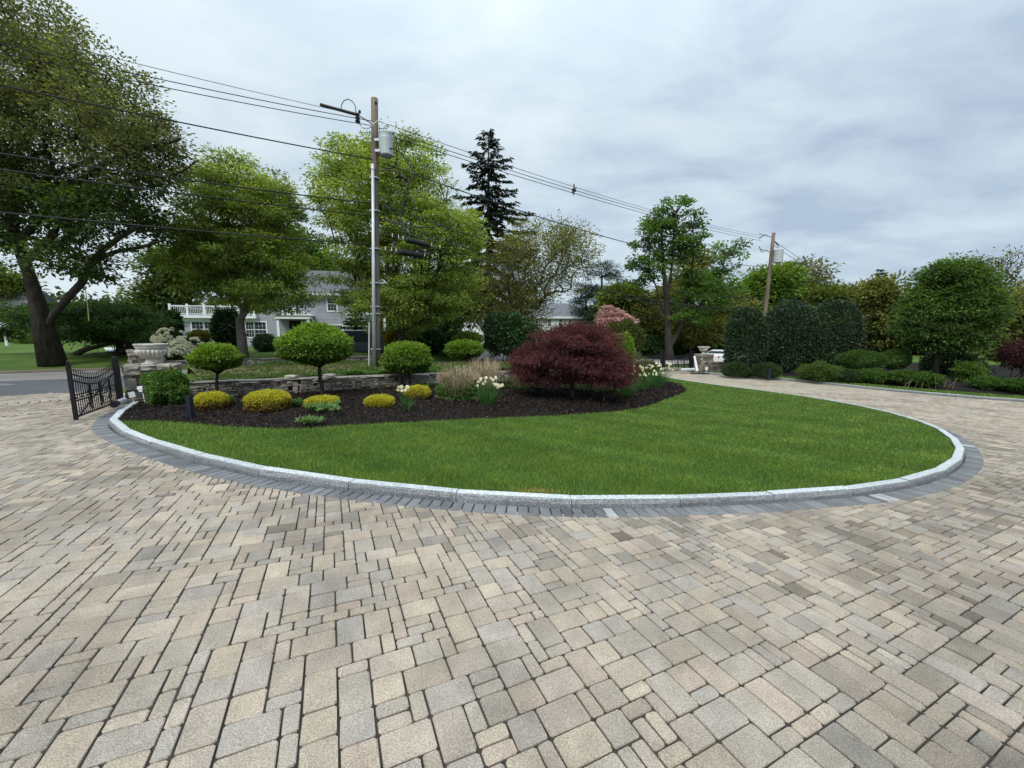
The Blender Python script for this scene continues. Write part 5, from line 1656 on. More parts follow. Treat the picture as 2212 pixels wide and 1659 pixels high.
MB().box((pl_.x, pl_.y, pl_.z + .24), (.62, .5, .48)).box((pl_.x, pl_.y, pl_.z + .49), (.70, .58, .06)).build('tub', MT['bollard'], r_)
# green tie and guy on the first standard
t_ = at(471, 826, s1.y - .05)
r_ = MB().tube([t_ + Vector((-.02, 0, 0)), t_ + Vector((.07, -.03, .015))], .018, 5).build('plant_tie', MT['leaf']); r_.color = (.01, .12, .07, 1)
tag(r_, 'green plastic tie on the thin stem of the leftmost round-headed shrub', 'plant tie')
# loose bush at the pier
bp0 = bedpt(360, 876)
bush('viburnum_bush', 'loose leafy green bush with bare stems below, in front of the stone pier', bp0, [ell(362, 826, 46, 24, 8.55, .42), ell(366, 842, 40, 20, 8.4, .4), ell(328, 818, 22, 12, 8.5, .3), ell(388, 852, 22, 18, 8.4, .3), ell(350, 862, 30, 14, 8.4, .3)], 9000, .058, .040,
     [(.04, .10, .02), (.075, .16, .03), (.13, .23, .05)], stems=26, stem_r=.009, shell=.55, lump=.2, droop=.2, up=.6, flatbot=False, bark='stembark' if 'stembark' in MT else 'bark')
# yellow clipped shrubs
YG = 'low clipped yellow shrubs in the mulch'
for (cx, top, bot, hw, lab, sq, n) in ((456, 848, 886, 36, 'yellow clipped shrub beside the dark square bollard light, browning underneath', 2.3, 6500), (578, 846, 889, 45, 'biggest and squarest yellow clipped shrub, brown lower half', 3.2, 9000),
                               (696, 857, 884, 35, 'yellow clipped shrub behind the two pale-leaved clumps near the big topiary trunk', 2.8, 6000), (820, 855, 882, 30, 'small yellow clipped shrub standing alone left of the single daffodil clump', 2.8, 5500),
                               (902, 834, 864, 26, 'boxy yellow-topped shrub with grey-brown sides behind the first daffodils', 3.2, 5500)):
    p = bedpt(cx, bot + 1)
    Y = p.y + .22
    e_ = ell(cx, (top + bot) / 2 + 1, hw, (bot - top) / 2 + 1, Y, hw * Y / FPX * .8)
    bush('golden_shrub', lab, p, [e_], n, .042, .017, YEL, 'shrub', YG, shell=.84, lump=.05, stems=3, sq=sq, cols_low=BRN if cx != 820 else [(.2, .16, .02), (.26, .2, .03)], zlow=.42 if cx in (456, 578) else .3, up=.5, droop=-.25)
p = bedpt(1390, 812); 
bush('golden_shrub', 'flat yellow shrub behind the right-hand daffodils near the far gate', p, [ell(1387, 803, 26, 9, p.y + .2)], 3500, .06, .025, YEL, 'shrub', YG, shell=.8, stems=0, sq=2.6)
bush('barberry_bush', 'low olive and bronze shrub behind the flat yellow one near the far gate', bedpt(1395, 803, .2), [ell(1395, 793, 34, 13, 20)], 3500, .08, .04, [(.06, .05, .02), (.10, .11, .03), (.05, .09, .02)], shell=.6, lump=.15, stems=0)
# sedum-like clumps
def rosette(label, px, py, rx, h, n, cols, cat='perennial', L=.11):
    p = bedpt(px, py)
    w = rx * p.y / FPX
    root = empty('leafy_perennial', p, label, cat)
    k = max(5, n // 9)
    c = np.c_[rng.normal(0, w * .45, k), rng.normal(0, w * .3, k), np.zeros(k)] + np.array(p)
    c[:, 2] = p.z + h * rng.uniform(.35, 1, k)
    P = np.repeat(c, 9, 0)
    a = np.tile(np.arange(9) * 2.4, k) + np.repeat(rng.random(k) * 6, 9)
    el_ = np.tile(np.linspace(.1, 1.2, 9), k)
    A = np.c_[np.cos(a) * np.cos(el_), np.sin(a) * np.cos(el_), np.sin(el_)]
    Nn = np.c_[-np.cos(a) * np.sin(el_), -np.sin(a) * np.sin(el_), np.cos(el_)]
    m_ = len(P)
    leaves('foliage', P, A, Nn, L * rng.uniform(.7, 1.2, m_), L * .38, tints(m_, cols, .14), MT['leaf'], root)
    mb = MB()
    for q in c: mb.tube([tuple(np.array([q[0], q[1], p.z - .01])), tuple(q)], .006, 3)
    st_ = mb.build('stems', MT['leaf'], root); st_.color = (.1, .2, .06, 1); st_['kind'] = 'stuff'
    return root
SED = [(.09, .17, .07), (.14, .25, .10), (.2, .33, .15)]
rosette('broad pale green leafy clump in front of the third yellow shrub', 702, 892, 44, .13, 260, SED)
rosette('smaller pale green leafy clump at the lawn edge, nearest the grass', 668, 912, 28, .10, 150, SED)
rosette('small green tuft beside the biggest yellow shrub', 640, 880, 22, .12, 120, [(.05, .12, .03), (.09, .18, .05)])
rosette('few green leaves at the wall foot right of the first yellow shrub', 497, 876, 14, .14, 100, [(.05, .12, .03), (.09, .18, .05)])
# daffodils
def flower_mesh(i):
    r = np.random.default_rng(40 + i)
    V = []; F = []; tn = []
    for k in range(6):
        a = 6.283 * k / 6 + r.normal(0, .08)
        c, s = math.cos(a), math.sin(a)
        for (rd, w, z) in ((.004, -.004, 0), (.004, .004, 0), (.024, .013, -.004 + r.normal(0, .003)), (.041, 0, .002 + r.normal(0, .004)), (.024, -.013, -.004)):
            V.append((c * rd - s * w, s * rd + c * w, z)); tn.append((.86, .86, .78))
        b = 5 * k
        F.append((b, b + 1, b + 2, b + 3, b + 4))
    b = len(V)
    for j, (rd, z) in enumerate(((.008, .001), (.012, .014), (.018, .02))):
        for k in range(8):
            a = 6.283 * k / 8
            V.append((rd * math.cos(a), rd * math.sin(a), z)); tn.append((.88, .80, .48) if j else (.7, .6, .25))
    for j in (0, 1):
        for k in range(8): F.append((b + j * 8 + k, b + j * 8 + (k + 1) % 8, b + j * 8 + 8 + (k + 1) % 8, b + j * 8 + 8 + k))
    F.append(tuple(b + k for k in range(8)))
    me = mesh_py('flower', V, F, tn); me.materials.append(MT['petal'])
    return me
FLW = [flower_mesh(i) for i in range(4)]
def daffodils(label, px, py, rx, hgt, nb, nf, zmin=.75):
    p = bedpt(px, py)
    root = empty('daffodil_clump', p, label, 'daffodils', 'white daffodil clumps in the bed')
    w = rx * p.y / FPX
    V = []; F = []; tn = []
    for k in range(nb):
        a = rng.random() * 6.283; rr = rng.random() ** .7
        b = np.array(p) + np.array([math.cos(a), math.sin(a) * .8, 0]) * rr * w * .35
        d = np.array([math.cos(a), math.sin(a), 0]) * (rr * w * rng.uniform(.5, 1.15)) + rng.normal(0, .02, 3) * [1, 1, 0]
        h = hgt * rng.uniform(.65, .95) * (1 - .25 * rr)
        side = np.array([-math.sin(a), math.cos(a), 0]) * .008 * rng.uniform(.8, 1.4)
        side = side if abs(side[0]) > .003 else np.array([.008, 0, 0])
        nb_ = len(V)
        for q, (f, ww) in enumerate(((0, .8), (.35, 1), (.7, .9), (1.0, .15))):
            c = b + d * f ** 1.8 + np.array([0, 0, h * (f - .12 * f * f * rr)])
            V += [c - side * ww, c + side * ww]
        col = tints(1, [(.03, .085, .028), (.055, .14, .04), (.09, .19, .06)], .1)[0]
        tn += [col] * 8
        F += [(nb_ + 2 * q, nb_ + 2 * q + 1, nb_ + 2 * q + 3, nb_ + 2 * q + 2) for q in range(3)]
    link('leaves', mesh_py('leaves', V, F, tn), MT['leaf'], root)
    mb = MB()
    pinv = Matrix.Translation(root.location).inverted()
    for k in range(nf):
        a = rng.random() * 6.283; rr = rng.random() ** .6
        tip = np.array(p) + np.array([math.cos(a) * rr * w * .95, math.sin(a) * rr * w * .7 - .05, hgt * rng.uniform(zmin, 1.05)])
        b = np.array(p) + np.array([math.cos(a) * rr * w * .3, math.sin(a) * rr * w * .25, 0])
        mb.tube([tuple(b), tuple((b + tip) / 2 + [0, 0, .04]), tuple(tip)], [.006, .005, .004], 4)
        face = Vector((rng.normal(0, .55), -1 + rng.normal(0, .35), rng.normal(.1, .3))).normalized()
        o = bpy.data.objects.new('flower', FLW[rng.integers(4)])
        COL.objects.link(o); o.parent = root
        s_ = rng.uniform(1.0, 1.35)
        o.matrix_local = pinv @ Matrix.Translation(tip) @ face.to_track_quat('Z', 'Y').to_matrix().to_4x4() @ Matrix.Diagonal((s_, s_, s_, 1))
    st_ = mb.build('stems', MT['leaf'], root); st_.color = (.07, .16, .05, 1); st_['kind'] = 'stuff'
    return root
daffodils('small daffodil clump with three heads in front of the boxy yellow shrub', 876, 888, 24, .52, 34, 6, .88)
daffodils('tall daffodil clump leaning against the dried-stem plant', 1053, 876, 40, .70, 90, 17, .66)
daffodils('dark-leaved daffodil clump at the edge of the red maple', 1352, 856, 44, .80, 130, 12, .8)
daffodils('middle daffodil clump of the row right of the red maple', 1386, 842, 38, .88, 120, 22, .62)
daffodils('last daffodil clump of the row, beside the lawn tip', 1420, 836, 36, .95, 130, 30, .6)
# hydrangeas with dry stems
def dry_plant(label, px, py, wpx, hpx, nst, nleaf, low=.45, spread=.42):
    p = bedpt(px, py); Y = p.y + .35
    root = empty('hydrangea', p, label, 'shrub', 'hydrangeas with last year\'s dry stems')
    w = wpx * Y / FPX; h = hpx * Y / FPX
    mb = MB()
    for k in range(nst):
        a = rng.random() * 6.283; rr = rng.random() ** .5
        b = np.array(p) + np.array([math.cos(a) * rr * w * .55, .35 + math.sin(a) * rr * w * .5, -.02])
        hh = h * rng.uniform(.68, 1.04) * (1 - .22 * rr * rr)
        t = b + np.array([math.cos(a) * rr * w * spread + rng.normal(0, .03), math.sin(a) * rr * w * spread, hh])
        g = math.exp(rng.normal(0, .25)); col = (g, g * rng.uniform(.9, 1.05), g * rng.uniform(.85, 1.1))
        mb.tube([tuple(b), tuple((b + t) / 2 + rng.normal(0, .012, 3)), tuple(t)], [.0055, .005, .0042], 3, t=col)
        if rng.random() < .5: mb.tube([tuple(t), tuple(t + rng.normal(0, .02, 3) + [0, 0, .04])], [.009, .004], 3, t=tuple(np.array(col) * .75))
    for k in range(int(nst * .05)):
        a = rng.random() * 6.283
        b = np.array(p) + np.array([math.cos(a) * w * .5, .3 + math.sin(a) * w * .4, .01])
        mb.tube([tuple(b), tuple(b + np.array([math.cos(a) * .35, -abs(math.sin(a)) * .25, rng.uniform(.0, .12)]))], [.006, .004], 3)
    mb.build('dry_stems', MT['stem'], root)
    e_ = (np.array((p.x, p.y + .35, p.z + h * low * .45)), np.array((w * 1.0, w * .75, h * low)))
    d = rand_unit(nleaf); r_ = rng.uniform(.6, 1, nleaf)
    P = e_[0] + d * e_[1] * r_[:, None]; P[:, 2] = np.maximum(P[:, 2], p.z + .03 + .08 * rng.random(nleaf))
    A = d + rng.normal(0, .5, P.shape); A[:, 2] -= .2
    Nn = d * .5 + rng.normal(0, .4, P.shape); Nn[:, 2] += .8
    leaves('foliage', P, A, Nn, .085 * rng.uniform(.6, 1.2, nleaf), .062, tints(nleaf, [(.04, .10, .02), (.075, .16, .03), (.12, .22, .045)], .15), MT['leaf'], root)
    return root
dry_plant('broad plant of tan dry stems over green leaves, left of the red maple', 988, 868, 50, 74, 520, 2600, .52)
dry_plant('second dry-stemmed plant half hidden behind the first, by the wall end', 1045, 842, 42, 66, 300, 500)
dry_plant('dry-stemmed leafy plant at the left skirt of the red maple', 1135, 842, 46, 52, 260, 1600, .75)
dry_plant('low leafy plant with splayed dry stems in shade behind the maple trunk', 1275, 846, 60, 42, 160, 1900, .95, .8)
# red japanese maple
mp_ = bedpt(1235, 861); MY = mp_.y + .15
root = empty('japanese_maple', mp_, 'dome-shaped dark red lace-leaf maple in the mulch bed', 'tree')
MEL = [ell(1232, 762, 108, 62, MY, 1.5), ell(1180, 785, 66, 48, MY - .2, 1.2), ell(1295, 790, 64, 52, MY - .2, 1.2), ell(1322, 815, 38, 42, MY - .3, .9), ell(1143, 790, 30, 38, MY, .8), ell(1258, 735, 70, 36, MY + .3, 1.0)]
cent, outd, _ = sample_ells(MEL, 520, .62, .3)
keepc = cent[:, 2] > mp_.z + .50
cent = cent[keepc]; outd = outd[keepc]
N_, par_, rad_, nt_ = skeleton(np.array(mp_), np.array(at(1236, 822, MY)), cent, .075, .006, trunk_pts=[tuple(mp_), tuple(at(1233, 845, MY)), tuple(at(1237, 832, MY)), tuple(at(1236, 822, MY))], pen=.5)
skel_mesh('japanese_maple', N_, par_, rad_, nt_, MT['bark'], root, 1.2)
crown(root, cent, 120, .30, .42, .115, .017, [(.060, .018, .025), (.098, .028, .038), (.155, .050, .062)], MT['leaf'], outd, .7, .65, .22, .26)
# stray twig
tw = bedpt(1303, 868)
tag(MB().tube([tw, tw + Vector((.02, 0, .09)), tw + Vector((.05, 0, .16))], [.008, .006, .004], 4).build('dead_twig', MT['stem']), 'bare twig sticking out of the mulch below the red maple', 'twig')
# clipped light shrub behind maple at its right
p_ = at(1350, 800, 19); p_.z = bedz(p_.x, p_.y)
bush('box_shrub', 'light green clipped shrub peeping out at the right side of the red maple', p_, [ell(1345, 765, 26, 44, 19)], 7000, .09, .05, LIME, shell=.8, stems=2)

# ground cover and plants on the verge behind the wall
def cover(name, label, a0, a1, p0, p1, h, n, L, cols, kind='stuff', m='leaf'):
    a = rng.uniform(a0, a1, n); p = rng.uniform(p0, p1, n)
    x, y = from_ap(a, p)
    hz = h * (.35 + .65 * rng.random(n)) * (.7 + .3 * np.sin(a * 5) * np.sin(p * 4))
    P = np.c_[x, y, G(x, y) + hz]
    A = rng.normal(0, 1, P.shape); A[:, 2] = np.abs(A[:, 2]) * .4
    Nn = rng.normal(0, .4, P.shape); Nn[:, 2] += 1
    o = leaves(name, P, A, Nn, L * rng.uniform(.7, 1.2, n), L * .6, tints(n, cols, .18), MT[m], None)
    o['kind'] = 'stuff'
    return o
cover('ground_cover', '', .2, 4.2, 12.95, 13.7, .12, 5000, .07, [(.05, .10, .03), (.09, .16, .045), (.10, .13, .05)])
cover('ground_cover', '', 3.8, 12.2, 13.0, 13.75, .24, 13000, .085, [(.05, .11, .025), (.09, .18, .04), (.14, .25, .06)])
cover('ground_cover', '', 12.0, 19, 13.0, 14.2, .2, 6000, .09, [(.05, .11, .025), (.09, .18, .04)])
cover('verge_grass', '', .0, 19, 13.6, 15.3, .06, 9000, .08, [(.07, .10, .025), (.12, .11, .04), (.06, .11, .02)])
for (px, Y, lab) in ((622, 14.0, 'pale loose stone left on top of the wall beside the big topiary trunk'), (706, 13.0, 'second pale loose stone on the wall top just right of the big topiary trunk')):
    q = from_ap(along(xY(px, 12.3), 12.3), WALL_P + .15)
    yy = 11.6 if px < 650 else 12.1
    a_ = along(*((lambda r_: (r_.x / r_.y * yy, yy))(ray(px, 808))))
    q = from_ap(a_, WALL_P + .15)
    o = bpy.data.objects.new('loose_stone', STONES[3]); COL.objects.link(o)
    o.location = (q[0], q[1], Tz(*q) + .43 + .045); o.scale = (.32, .22, .085); o.color = (1.5, 1.4, 1.25, 1)
    tag(o, lab, 'stone')
# daylily-like strap leaves behind the first standard
def straps(label, px, Y, wpx, h, n, cols):
    c = at(px, 790, Y); z = float(G(c.x, c.y)); w = wpx * Y / FPX
    root = empty('daylily_clump', (c.x, c.y, z), label, 'perennial')
    V = []; F = []; tn = []
    for k in range(n):
        b = np.array([c.x + rng.normal(0, w * .5), c.y + rng.normal(0, .2), z])
        a = rng.random() * 6.28; d = np.array([math.cos(a), math.sin(a), 0]) * h * rng.uniform(.3, .8)
        s_ = np.array([.014, .004, 0]); i_ = len(V)
        for f, ww in ((0, 1), (.4, 1), (.75, .8), (1, .1)):
            q = b + d * f ** 1.6 + np.array([0, 0, h * (1.5 * f - .7 * f * f)])
            V += [q - s_ * ww, q + s_ * ww]
        tn += [tints(1, cols, .15)[0]] * 8
        F += [(i_ + 2 * q, i_ + 2 * q + 1, i_ + 2 * q + 3, i_ + 2 * q + 2) for q in range(3)]
    link('leaves', mesh_py('leaves', V, F, tn), MT['leaf'], root)
    return root
straps('strap-leaved green clump at the lawn wall behind the leftmost round-headed shrub', 600, 18.2, 40, .5, 130, [(.04, .10, .02), (.07, .15, .03)])

# ================================================================== RIGHT-HAND BED
def rbp(px, Y): 
    q = at(px, 800, Y); q.z = rbz(q.x, q.y); return q
HOL = [(.014, .030, .014), (.026, .052, .022), (.05, .085, .04)]
HG = 'tall clipped dark hollies beyond the driveway'
def holly(lab, Y, els, n):
    e0 = els[0]; q = rbp(e0[0], Y)
    es = [ell(*e, Y, dr) for (*e, dr) in els]
    bush('holly', lab, q, es, n, .125, .062, HOL, 'hedge shrub', HG, m='glossleaf', shell=.86, lump=.05, stems=3, stem_r=.05, sq=2.25, up=.25, droop=.05, flatbot=False)
holly('smaller dark clipped holly with rounded top, right of the far gate pier', 22.0, [(1610, 741, 43, 72, 1.2)], 18000)
holly('huge twin-domed dark clipped holly beside the smaller one', 23.4, [(1702, 737, 67, 85, 1.6), (1797, 735, 67, 85, 1.6), (1749, 758, 102, 60, 1.6)], 50000)
BOX = [(.022, .05, .018), (.04, .08, .026), (.06, .11, .035)]
BG = 'low rounded shrubs along the far kerb'
for (cx, cy0, rx, ry, Y, lab, cols, L, n) in (
    (1589, 799, 33, 17, 21.2, 'dense grey-green clipped dome below the smaller holly', BOX, .05, 9000),
    (1655, 800, 34, 17, 20.6, 'dense grey-green clipped dome with a dark path light in front of it', BOX, .05, 9000),
    (1771, 803, 46, 19, 19.2, 'mid green rounded shrub in front of the huge holly', [(.04, .085, .018), (.07, .13, .025), (.12, .16, .04)], .08, 8000),
    (1860, 779, 58, 22, 19.9, 'broad low clipped yew mound right of the huge holly', [(.03, .07, .014), (.05, .11, .02), (.08, .15, .03)], .07, 11000),
    (1932, 776, 36, 21, 20.2, 'rounded clipped shrub on short stems beside the broad yew mound', [(.04, .09, .016), (.07, .14, .025), (.10, .18, .035)], .07, 7000),
    (1834, 812, 24, 15, 18.3, 'small dark clipped ball at the foot of the yew mound', BOX, .05, 5000),
    (1885, 812, 40, 14, 18.2, 'loose leafy shrub behind the far kerb, left of the feathery one', MIDG, .085, 5000),
    (1955, 815, 42, 14, 17.5, 'loose leafy shrub in front of the rounded tree trunk', MIDG, .085, 5500),
    (2003, 820, 34, 13, 16.8, 'leafy shrub with dry tan stems poking out near the rounded tree', MIDG, .085, 4500),
    (2092, 806, 38, 22, 17.6, 'light green spreading shrub right of the rounded tree trunk', [(.05, .11, .02), (.09, .17, .03), (.13, .22, .05)], .09, 6000),
    (2140, 828, 46, 12, 15.8, 'low dark shrub strip below the purple maple', MIDG, .08, 5000),
    (2205, 832, 40, 12, 14.9, 'low leafy shrub cut by the right picture edge', MIDG, .08, 4000)):
    q = rbp(cx, Y)
    bush('rounded_shrub', lab, q, [ell(cx, cy0, rx, ry, Y)], n, L, L * .5, cols, 'shrub', BG, shell=.8 if L < .08 else .5, lump=.04 if L < .08 else .18, stems=5, stem_r=.015)
q = rbp(1661, 19.4)
r_ = empty('bollard_light', q, 'dark square path light in front of the second clipped dome', 'bollard light')
MB().box((q.x, q.y, q.z + .25), (.13, .13, .55)).build('post', MT['bollard'], r_)
MB().box((q.x, q.y, q.z + .53), (.15, .15, .016)).build('cap', MT['bollard'], r_)
dp = rbp(2010, 16.6)
mb = MB()
for k in range(20):
    b = np.array(dp) + np.array([rng.normal(0, .55), rng.normal(0, .2), 0]); t = b + np.array([rng.normal(.1, .1), rng.normal(0, .1), rng.uniform(.35, .6)])
    mb.tube([tuple(b), tuple(t)], [.005, .003], 3)
tag(mb.build('dry_stems', MT['stem']), 'upright tan dry stems left on the shrub near the rounded tree', 'dry stems')
# round-headed tree
tree('round_tree', 'rounded dense green tree with dark trunk beyond the driveway', rbp(2022, 19.5), [ell(2050, 664, 108, 98, 19.5, 2.4), ell(2008, 692, 78, 64, 19.3, 2), ell(2095, 685, 75, 70, 19.4, 2), ell(2056, 598, 66, 38, 19.5, 1.8)],
     np.array(at(2024, 752, 19.5)), .13, 600, 100, .52, .13, .065, [(.045, .09, .018), (.07, .135, .028), (.12, .20, .05)], shell=.5, rtip=.01, droop=.5, up=.7, clvar=.22, pen=.4)
bush('undergrowth_shrub', 'dark shrubs in deep shade under the rounded tree', rbp(2060, 20.5), [ell(2050, 785, 66, 30, 20.8), ell(2095, 800, 46, 22, 20)], 9000, .12, .06, DKG, m='glossleaf', shell=.4, stems=6)
p_ = rbp(2195, 17.5)
bush('purple_maple', 'low purple-leaved maple at the right picture edge', p_, [ell(2205, 768, 56, 26, 17.5), ell(2240, 760, 60, 36, 17.8)], 9000, .13, .03, [(.04, .012, .018), (.07, .02, .028), (.10, .03, .04)], 'shrub', None, shell=.5, lump=.15, stems=10, stem_r=.02, droop=.4, flatbot=False)
# ================================================================== TREES ACROSS THE STREET
def gz(x, y, d=0): return Vector((x, y, float(G(x, y)) - d))
def gp_at(px, Y, py=760, d=0):
    q = at(px, py, Y); return gz(q.x, q.y, d)
# the big old maple at the left
b = at(108, 776, 18.0)
b = Vector((b.x, b.y, at(108, 778, 18).z))
tp = [tuple(at(x, y, 18)) for x, y in ((114, 780), (104, 745), (93, 705), (86, 665), (79, 640), (66, 600), (50, 558), (34, 515))]
ells = [ell(120, 300, 250, 225, 16.5, 5.5), ell(-20, 180, 260, 210, 17, 5), ell(250, 270, 150, 170, 15.5, 4.5), ell(330, 330, 90, 110, 15.5, 3.5), ell(60, 440, 220, 120, 17, 5.5), ell(240, 470, 140, 80, 16, 4), ell(60, 60, 160, 120, 16, 4), ell(-80, 420, 160, 180, 17, 5), ell(170, 570, 120, 50, 16.5, 3)]
root = empty('big_maple', b, 'huge old maple with thick dark trunk filling the left of the picture', 'tree')
cent, outd, _ = sample_ells(ells, 1150, .25, .2)
# keep the gaps of sky low on the right side and leave the trunk clear
X_, Y_, D_ = project(cent)
ok = (Y_ < 640) & ~((Y_ > 545) & (X_ > 250)) & (D_ > 6)
# crown edge from the photograph: a rounded shoulder from the top left to the right
edge_x = np.interp(Y_, [-200, 0, 60, 140, 210, 280, 340, 420, 520, 600], [90, 165, 225, 320, 385, 428, 440, 425, 400, 330])
ok &= X_ < edge_x - 8 * rng.random(len(X_))
cent = cent[ok]; outd = outd[ok]
fork = np.array(tp[-1])
lead2 = [tuple(at(100, 712, 18)), tuple(at(116, 680, 17.9)), tuple(at(150, 640, 17.6)), tuple(at(176, 612, 17.3)), tuple(at(196, 572, 17)), tuple(at(222, 540, 16.6)), tuple(at(260, 512, 16.2)), tuple(at(300, 490, 15.8))]
big_nodes = [tuple(at(30, 480, 17.6)), tuple(at(10, 430, 17.2)), tuple(at(0, 360, 17))]
N_, par_, rad_, nt_ = skeleton(np.array(b), fork, cent, .255, .012, trunk_pts=tp, lead=big_nodes, pen=.30, expo=.44)
skel_mesh('big_maple', N_, par_, rad_, nt_, MT['bark'], root, 2.0, .011, 5)
mb = MB().tube(lead2, [.12, .145, .145, .14, .13, .115, .09, .06], 9)
for pts, rr in (([(196, 572), (240, 545), (300, 535), (350, 520)], .12), ([(40, 520), (90, 470), (150, 400), (230, 350), (300, 325), (390, 300)], .16), ([(10, 430), (80, 390), (190, 350), (260, 310), (330, 290)], .12), ([(10, 420), (40, 330), (90, 240), (140, 180)], .15),
                ([(100, 400), (180, 410), (280, 390), (380, 380), (430, 345)], .07), ([(80, 230), (130, 205), (180, 150), (230, 120)], .07), ([(58, 560), (110, 520), (130, 470), (160, 430)], .16)):
    q = smooth_poly([tuple(at(x, y, 17.2 - .4 * i)) for i, (x, y) in enumerate(pts)], 1)
    mb.tube(q, list(np.linspace(rr, rr * .3, len(q))), 7)
mb.build('limbs', MT['bark'], root, smooth=True)
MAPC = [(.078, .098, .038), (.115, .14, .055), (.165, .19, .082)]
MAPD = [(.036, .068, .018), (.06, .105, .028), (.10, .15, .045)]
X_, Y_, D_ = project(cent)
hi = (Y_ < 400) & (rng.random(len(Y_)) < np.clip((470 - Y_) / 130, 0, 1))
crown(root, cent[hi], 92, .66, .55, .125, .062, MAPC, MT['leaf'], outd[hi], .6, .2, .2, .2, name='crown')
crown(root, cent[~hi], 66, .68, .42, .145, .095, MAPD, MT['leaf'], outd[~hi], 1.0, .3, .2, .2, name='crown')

ELM = [(.095, .155, .030), (.165, .24, .048), (.235, .315, .072), (.29, .36, .10)]
tree('green_tree', 'lime-green vase-shaped tree left of the near utility pole', gp_at(525, 20.8), [ell(530, 500, 150, 140, 20.8, 3.6), ell(480, 550, 118, 84, 20.3, 3.2), ell(585, 565, 98, 88, 20.6, 3.0), ell(525, 420, 90, 90, 20.8, 2.4), ell(600, 440, 55, 70, 20.8, 1.8), ell(415, 572, 70, 42, 20, 2.4), ell(632, 606, 48, 44, 20.2, 2.2), ell(598, 638, 84, 46, 20.2, 2.4), ell(470, 606, 78, 52, 20.2, 2.4), ell(535, 640, 70, 40, 20.4, 2), ell(440, 420, 40, 60, 20.6, 1.5)],
     np.array(at(521, 690, 20.8)), .235, 820, 110, .60, .145, .062, ELM, bark='barklight', shell=.35, droop=.45, up=1.0, flat=.30, clvar=.25, group='lime-green street trees', flare=1.15, rtip=.010,
     trunk_pts=[tuple(gp_at(525, 20.8)), tuple(at(523, 745, 20.8)), tuple(at(519, 712, 20.8)), tuple(at(518, 690, 20.8))])
tree('green_tree', 'larger lime-green tree right of and behind the near utility pole', gp_at(868, 25), [ell(845, 470, 150, 170, 25, 5), ell(800, 400, 105, 110, 25, 4), ell(930, 560, 115, 130, 24.4, 4.2), ell(768, 540, 68, 92, 25, 4), ell(870, 674, 112, 56, 24.6, 4), ell(762, 612, 66, 60, 25, 3), ell(966, 640, 78, 62, 24.4, 3), ell(712, 400, 40, 80, 25, 2.4), ell(890, 640, 110, 60, 24.2, 4), ell(910, 360, 70, 60, 25, 3), ell(990, 520, 58, 80, 24.6, 3), ell(770, 330, 56, 45, 25, 2.4), ell(850, 310, 60, 40, 25, 2.4)],
     np.array(at(864, 705, 25)), .34, 980, 115, .76, .175, .076, ELM, bark='bark', shell=.4, droop=.45, up=1.0, flat=.34, clvar=.25, group='lime-green street trees', flare=1.15, rtip=.012)
# conifers
SPR = [(.016, .026, .018), (.026, .038, .026), (.042, .055, .038)]
def con(label, px, pytop, Y, pybase_r, rpx, hs, nw, cols=SPR, **k):
    bb = gp_at(px, Y)
    t = at(px, pytop, Y)
    return conifer('spruce', label, bb, t, rpx * Y / FPX, hs, nw, k.pop('L', .62), cols, **k)
con('tall dark ragged spruce between the lime-green trees and the pale willow', 1055, 275, 42, 0, 116, .2, 27, L=.74, per=34, r0=.42, shape=.66, droop=.28, gap=.10, seg=1.5)
con('dark narrow spruce right of the leaning pole', 1700, 572, 56, 0, 34, .1, 20, L=.9, per=16, gap=.05)
con('far dark conifer top showing left of the rounded tree', 1903, 577, 66, 0, 40, .1, 20, L=1.0, per=16, gap=.15)
con('small pointed yew-like conifer just right of the grey house window', 768, 655, 31.5, 0, 40, .05, 14, cols=DKG, L=.4, per=20, droop=.0)
con('thin distant spruce left of the leaning pole', 1600, 660, 62, 0, 14, .2, 12, L=.8, per=10)
PINE = [(.018, .042, .026), (.03, .06, .034), (.045, .08, .04)]
for (px, top, Y, rad, lab) in ((1300, 560, 56, 48, 'dark pine behind the pink dogwood, the taller of two'), (1265, 610, 60, 36, 'lower dark pine behind the white house roof')):
    tree('pine_tree', lab, gp_at(px, Y), [ell(px, top + 45, rad * .9, 42, Y, 3), ell(px - 14, top + 90, rad, 36, Y, 3), ell(px + 6, top + 130, rad * .8, 28, Y, 3)], np.array(at(px, 690, Y)), .3, 130, 60, .95, .5, .07, PINE, m='needle', shell=.3, flat=.25, droop=.1, lead=[tuple(at(px, y, Y)) for y in (660, 630, 600, top + 20)], rtip=.03, pen=.2)
# pale willow-like tree
WIL = [(.085, .10, .028), (.13, .145, .04), (.20, .21, .075)]
tree('pale_tree', 'pale yellow-green spreading tree behind the red maple at its left', gp_at(1120, 37), [ell(1180, 560, 110, 95, 38, 6), ell(1110, 610, 80, 95, 37, 5), ell(1230, 545, 62, 62, 38, 4), ell(1060, 640, 46, 80, 36, 4), ell(1140, 652, 66, 48, 37, 4), ell(1120, 680, 70, 40, 36, 4)],
     np.array(at(1118, 690, 37)), .36, 620, 46, 1.05, .24, .085, WIL, shell=.2, flat=.6, droop=.15, up=.5, rtip=.014, clvar=.28, pen=.25)
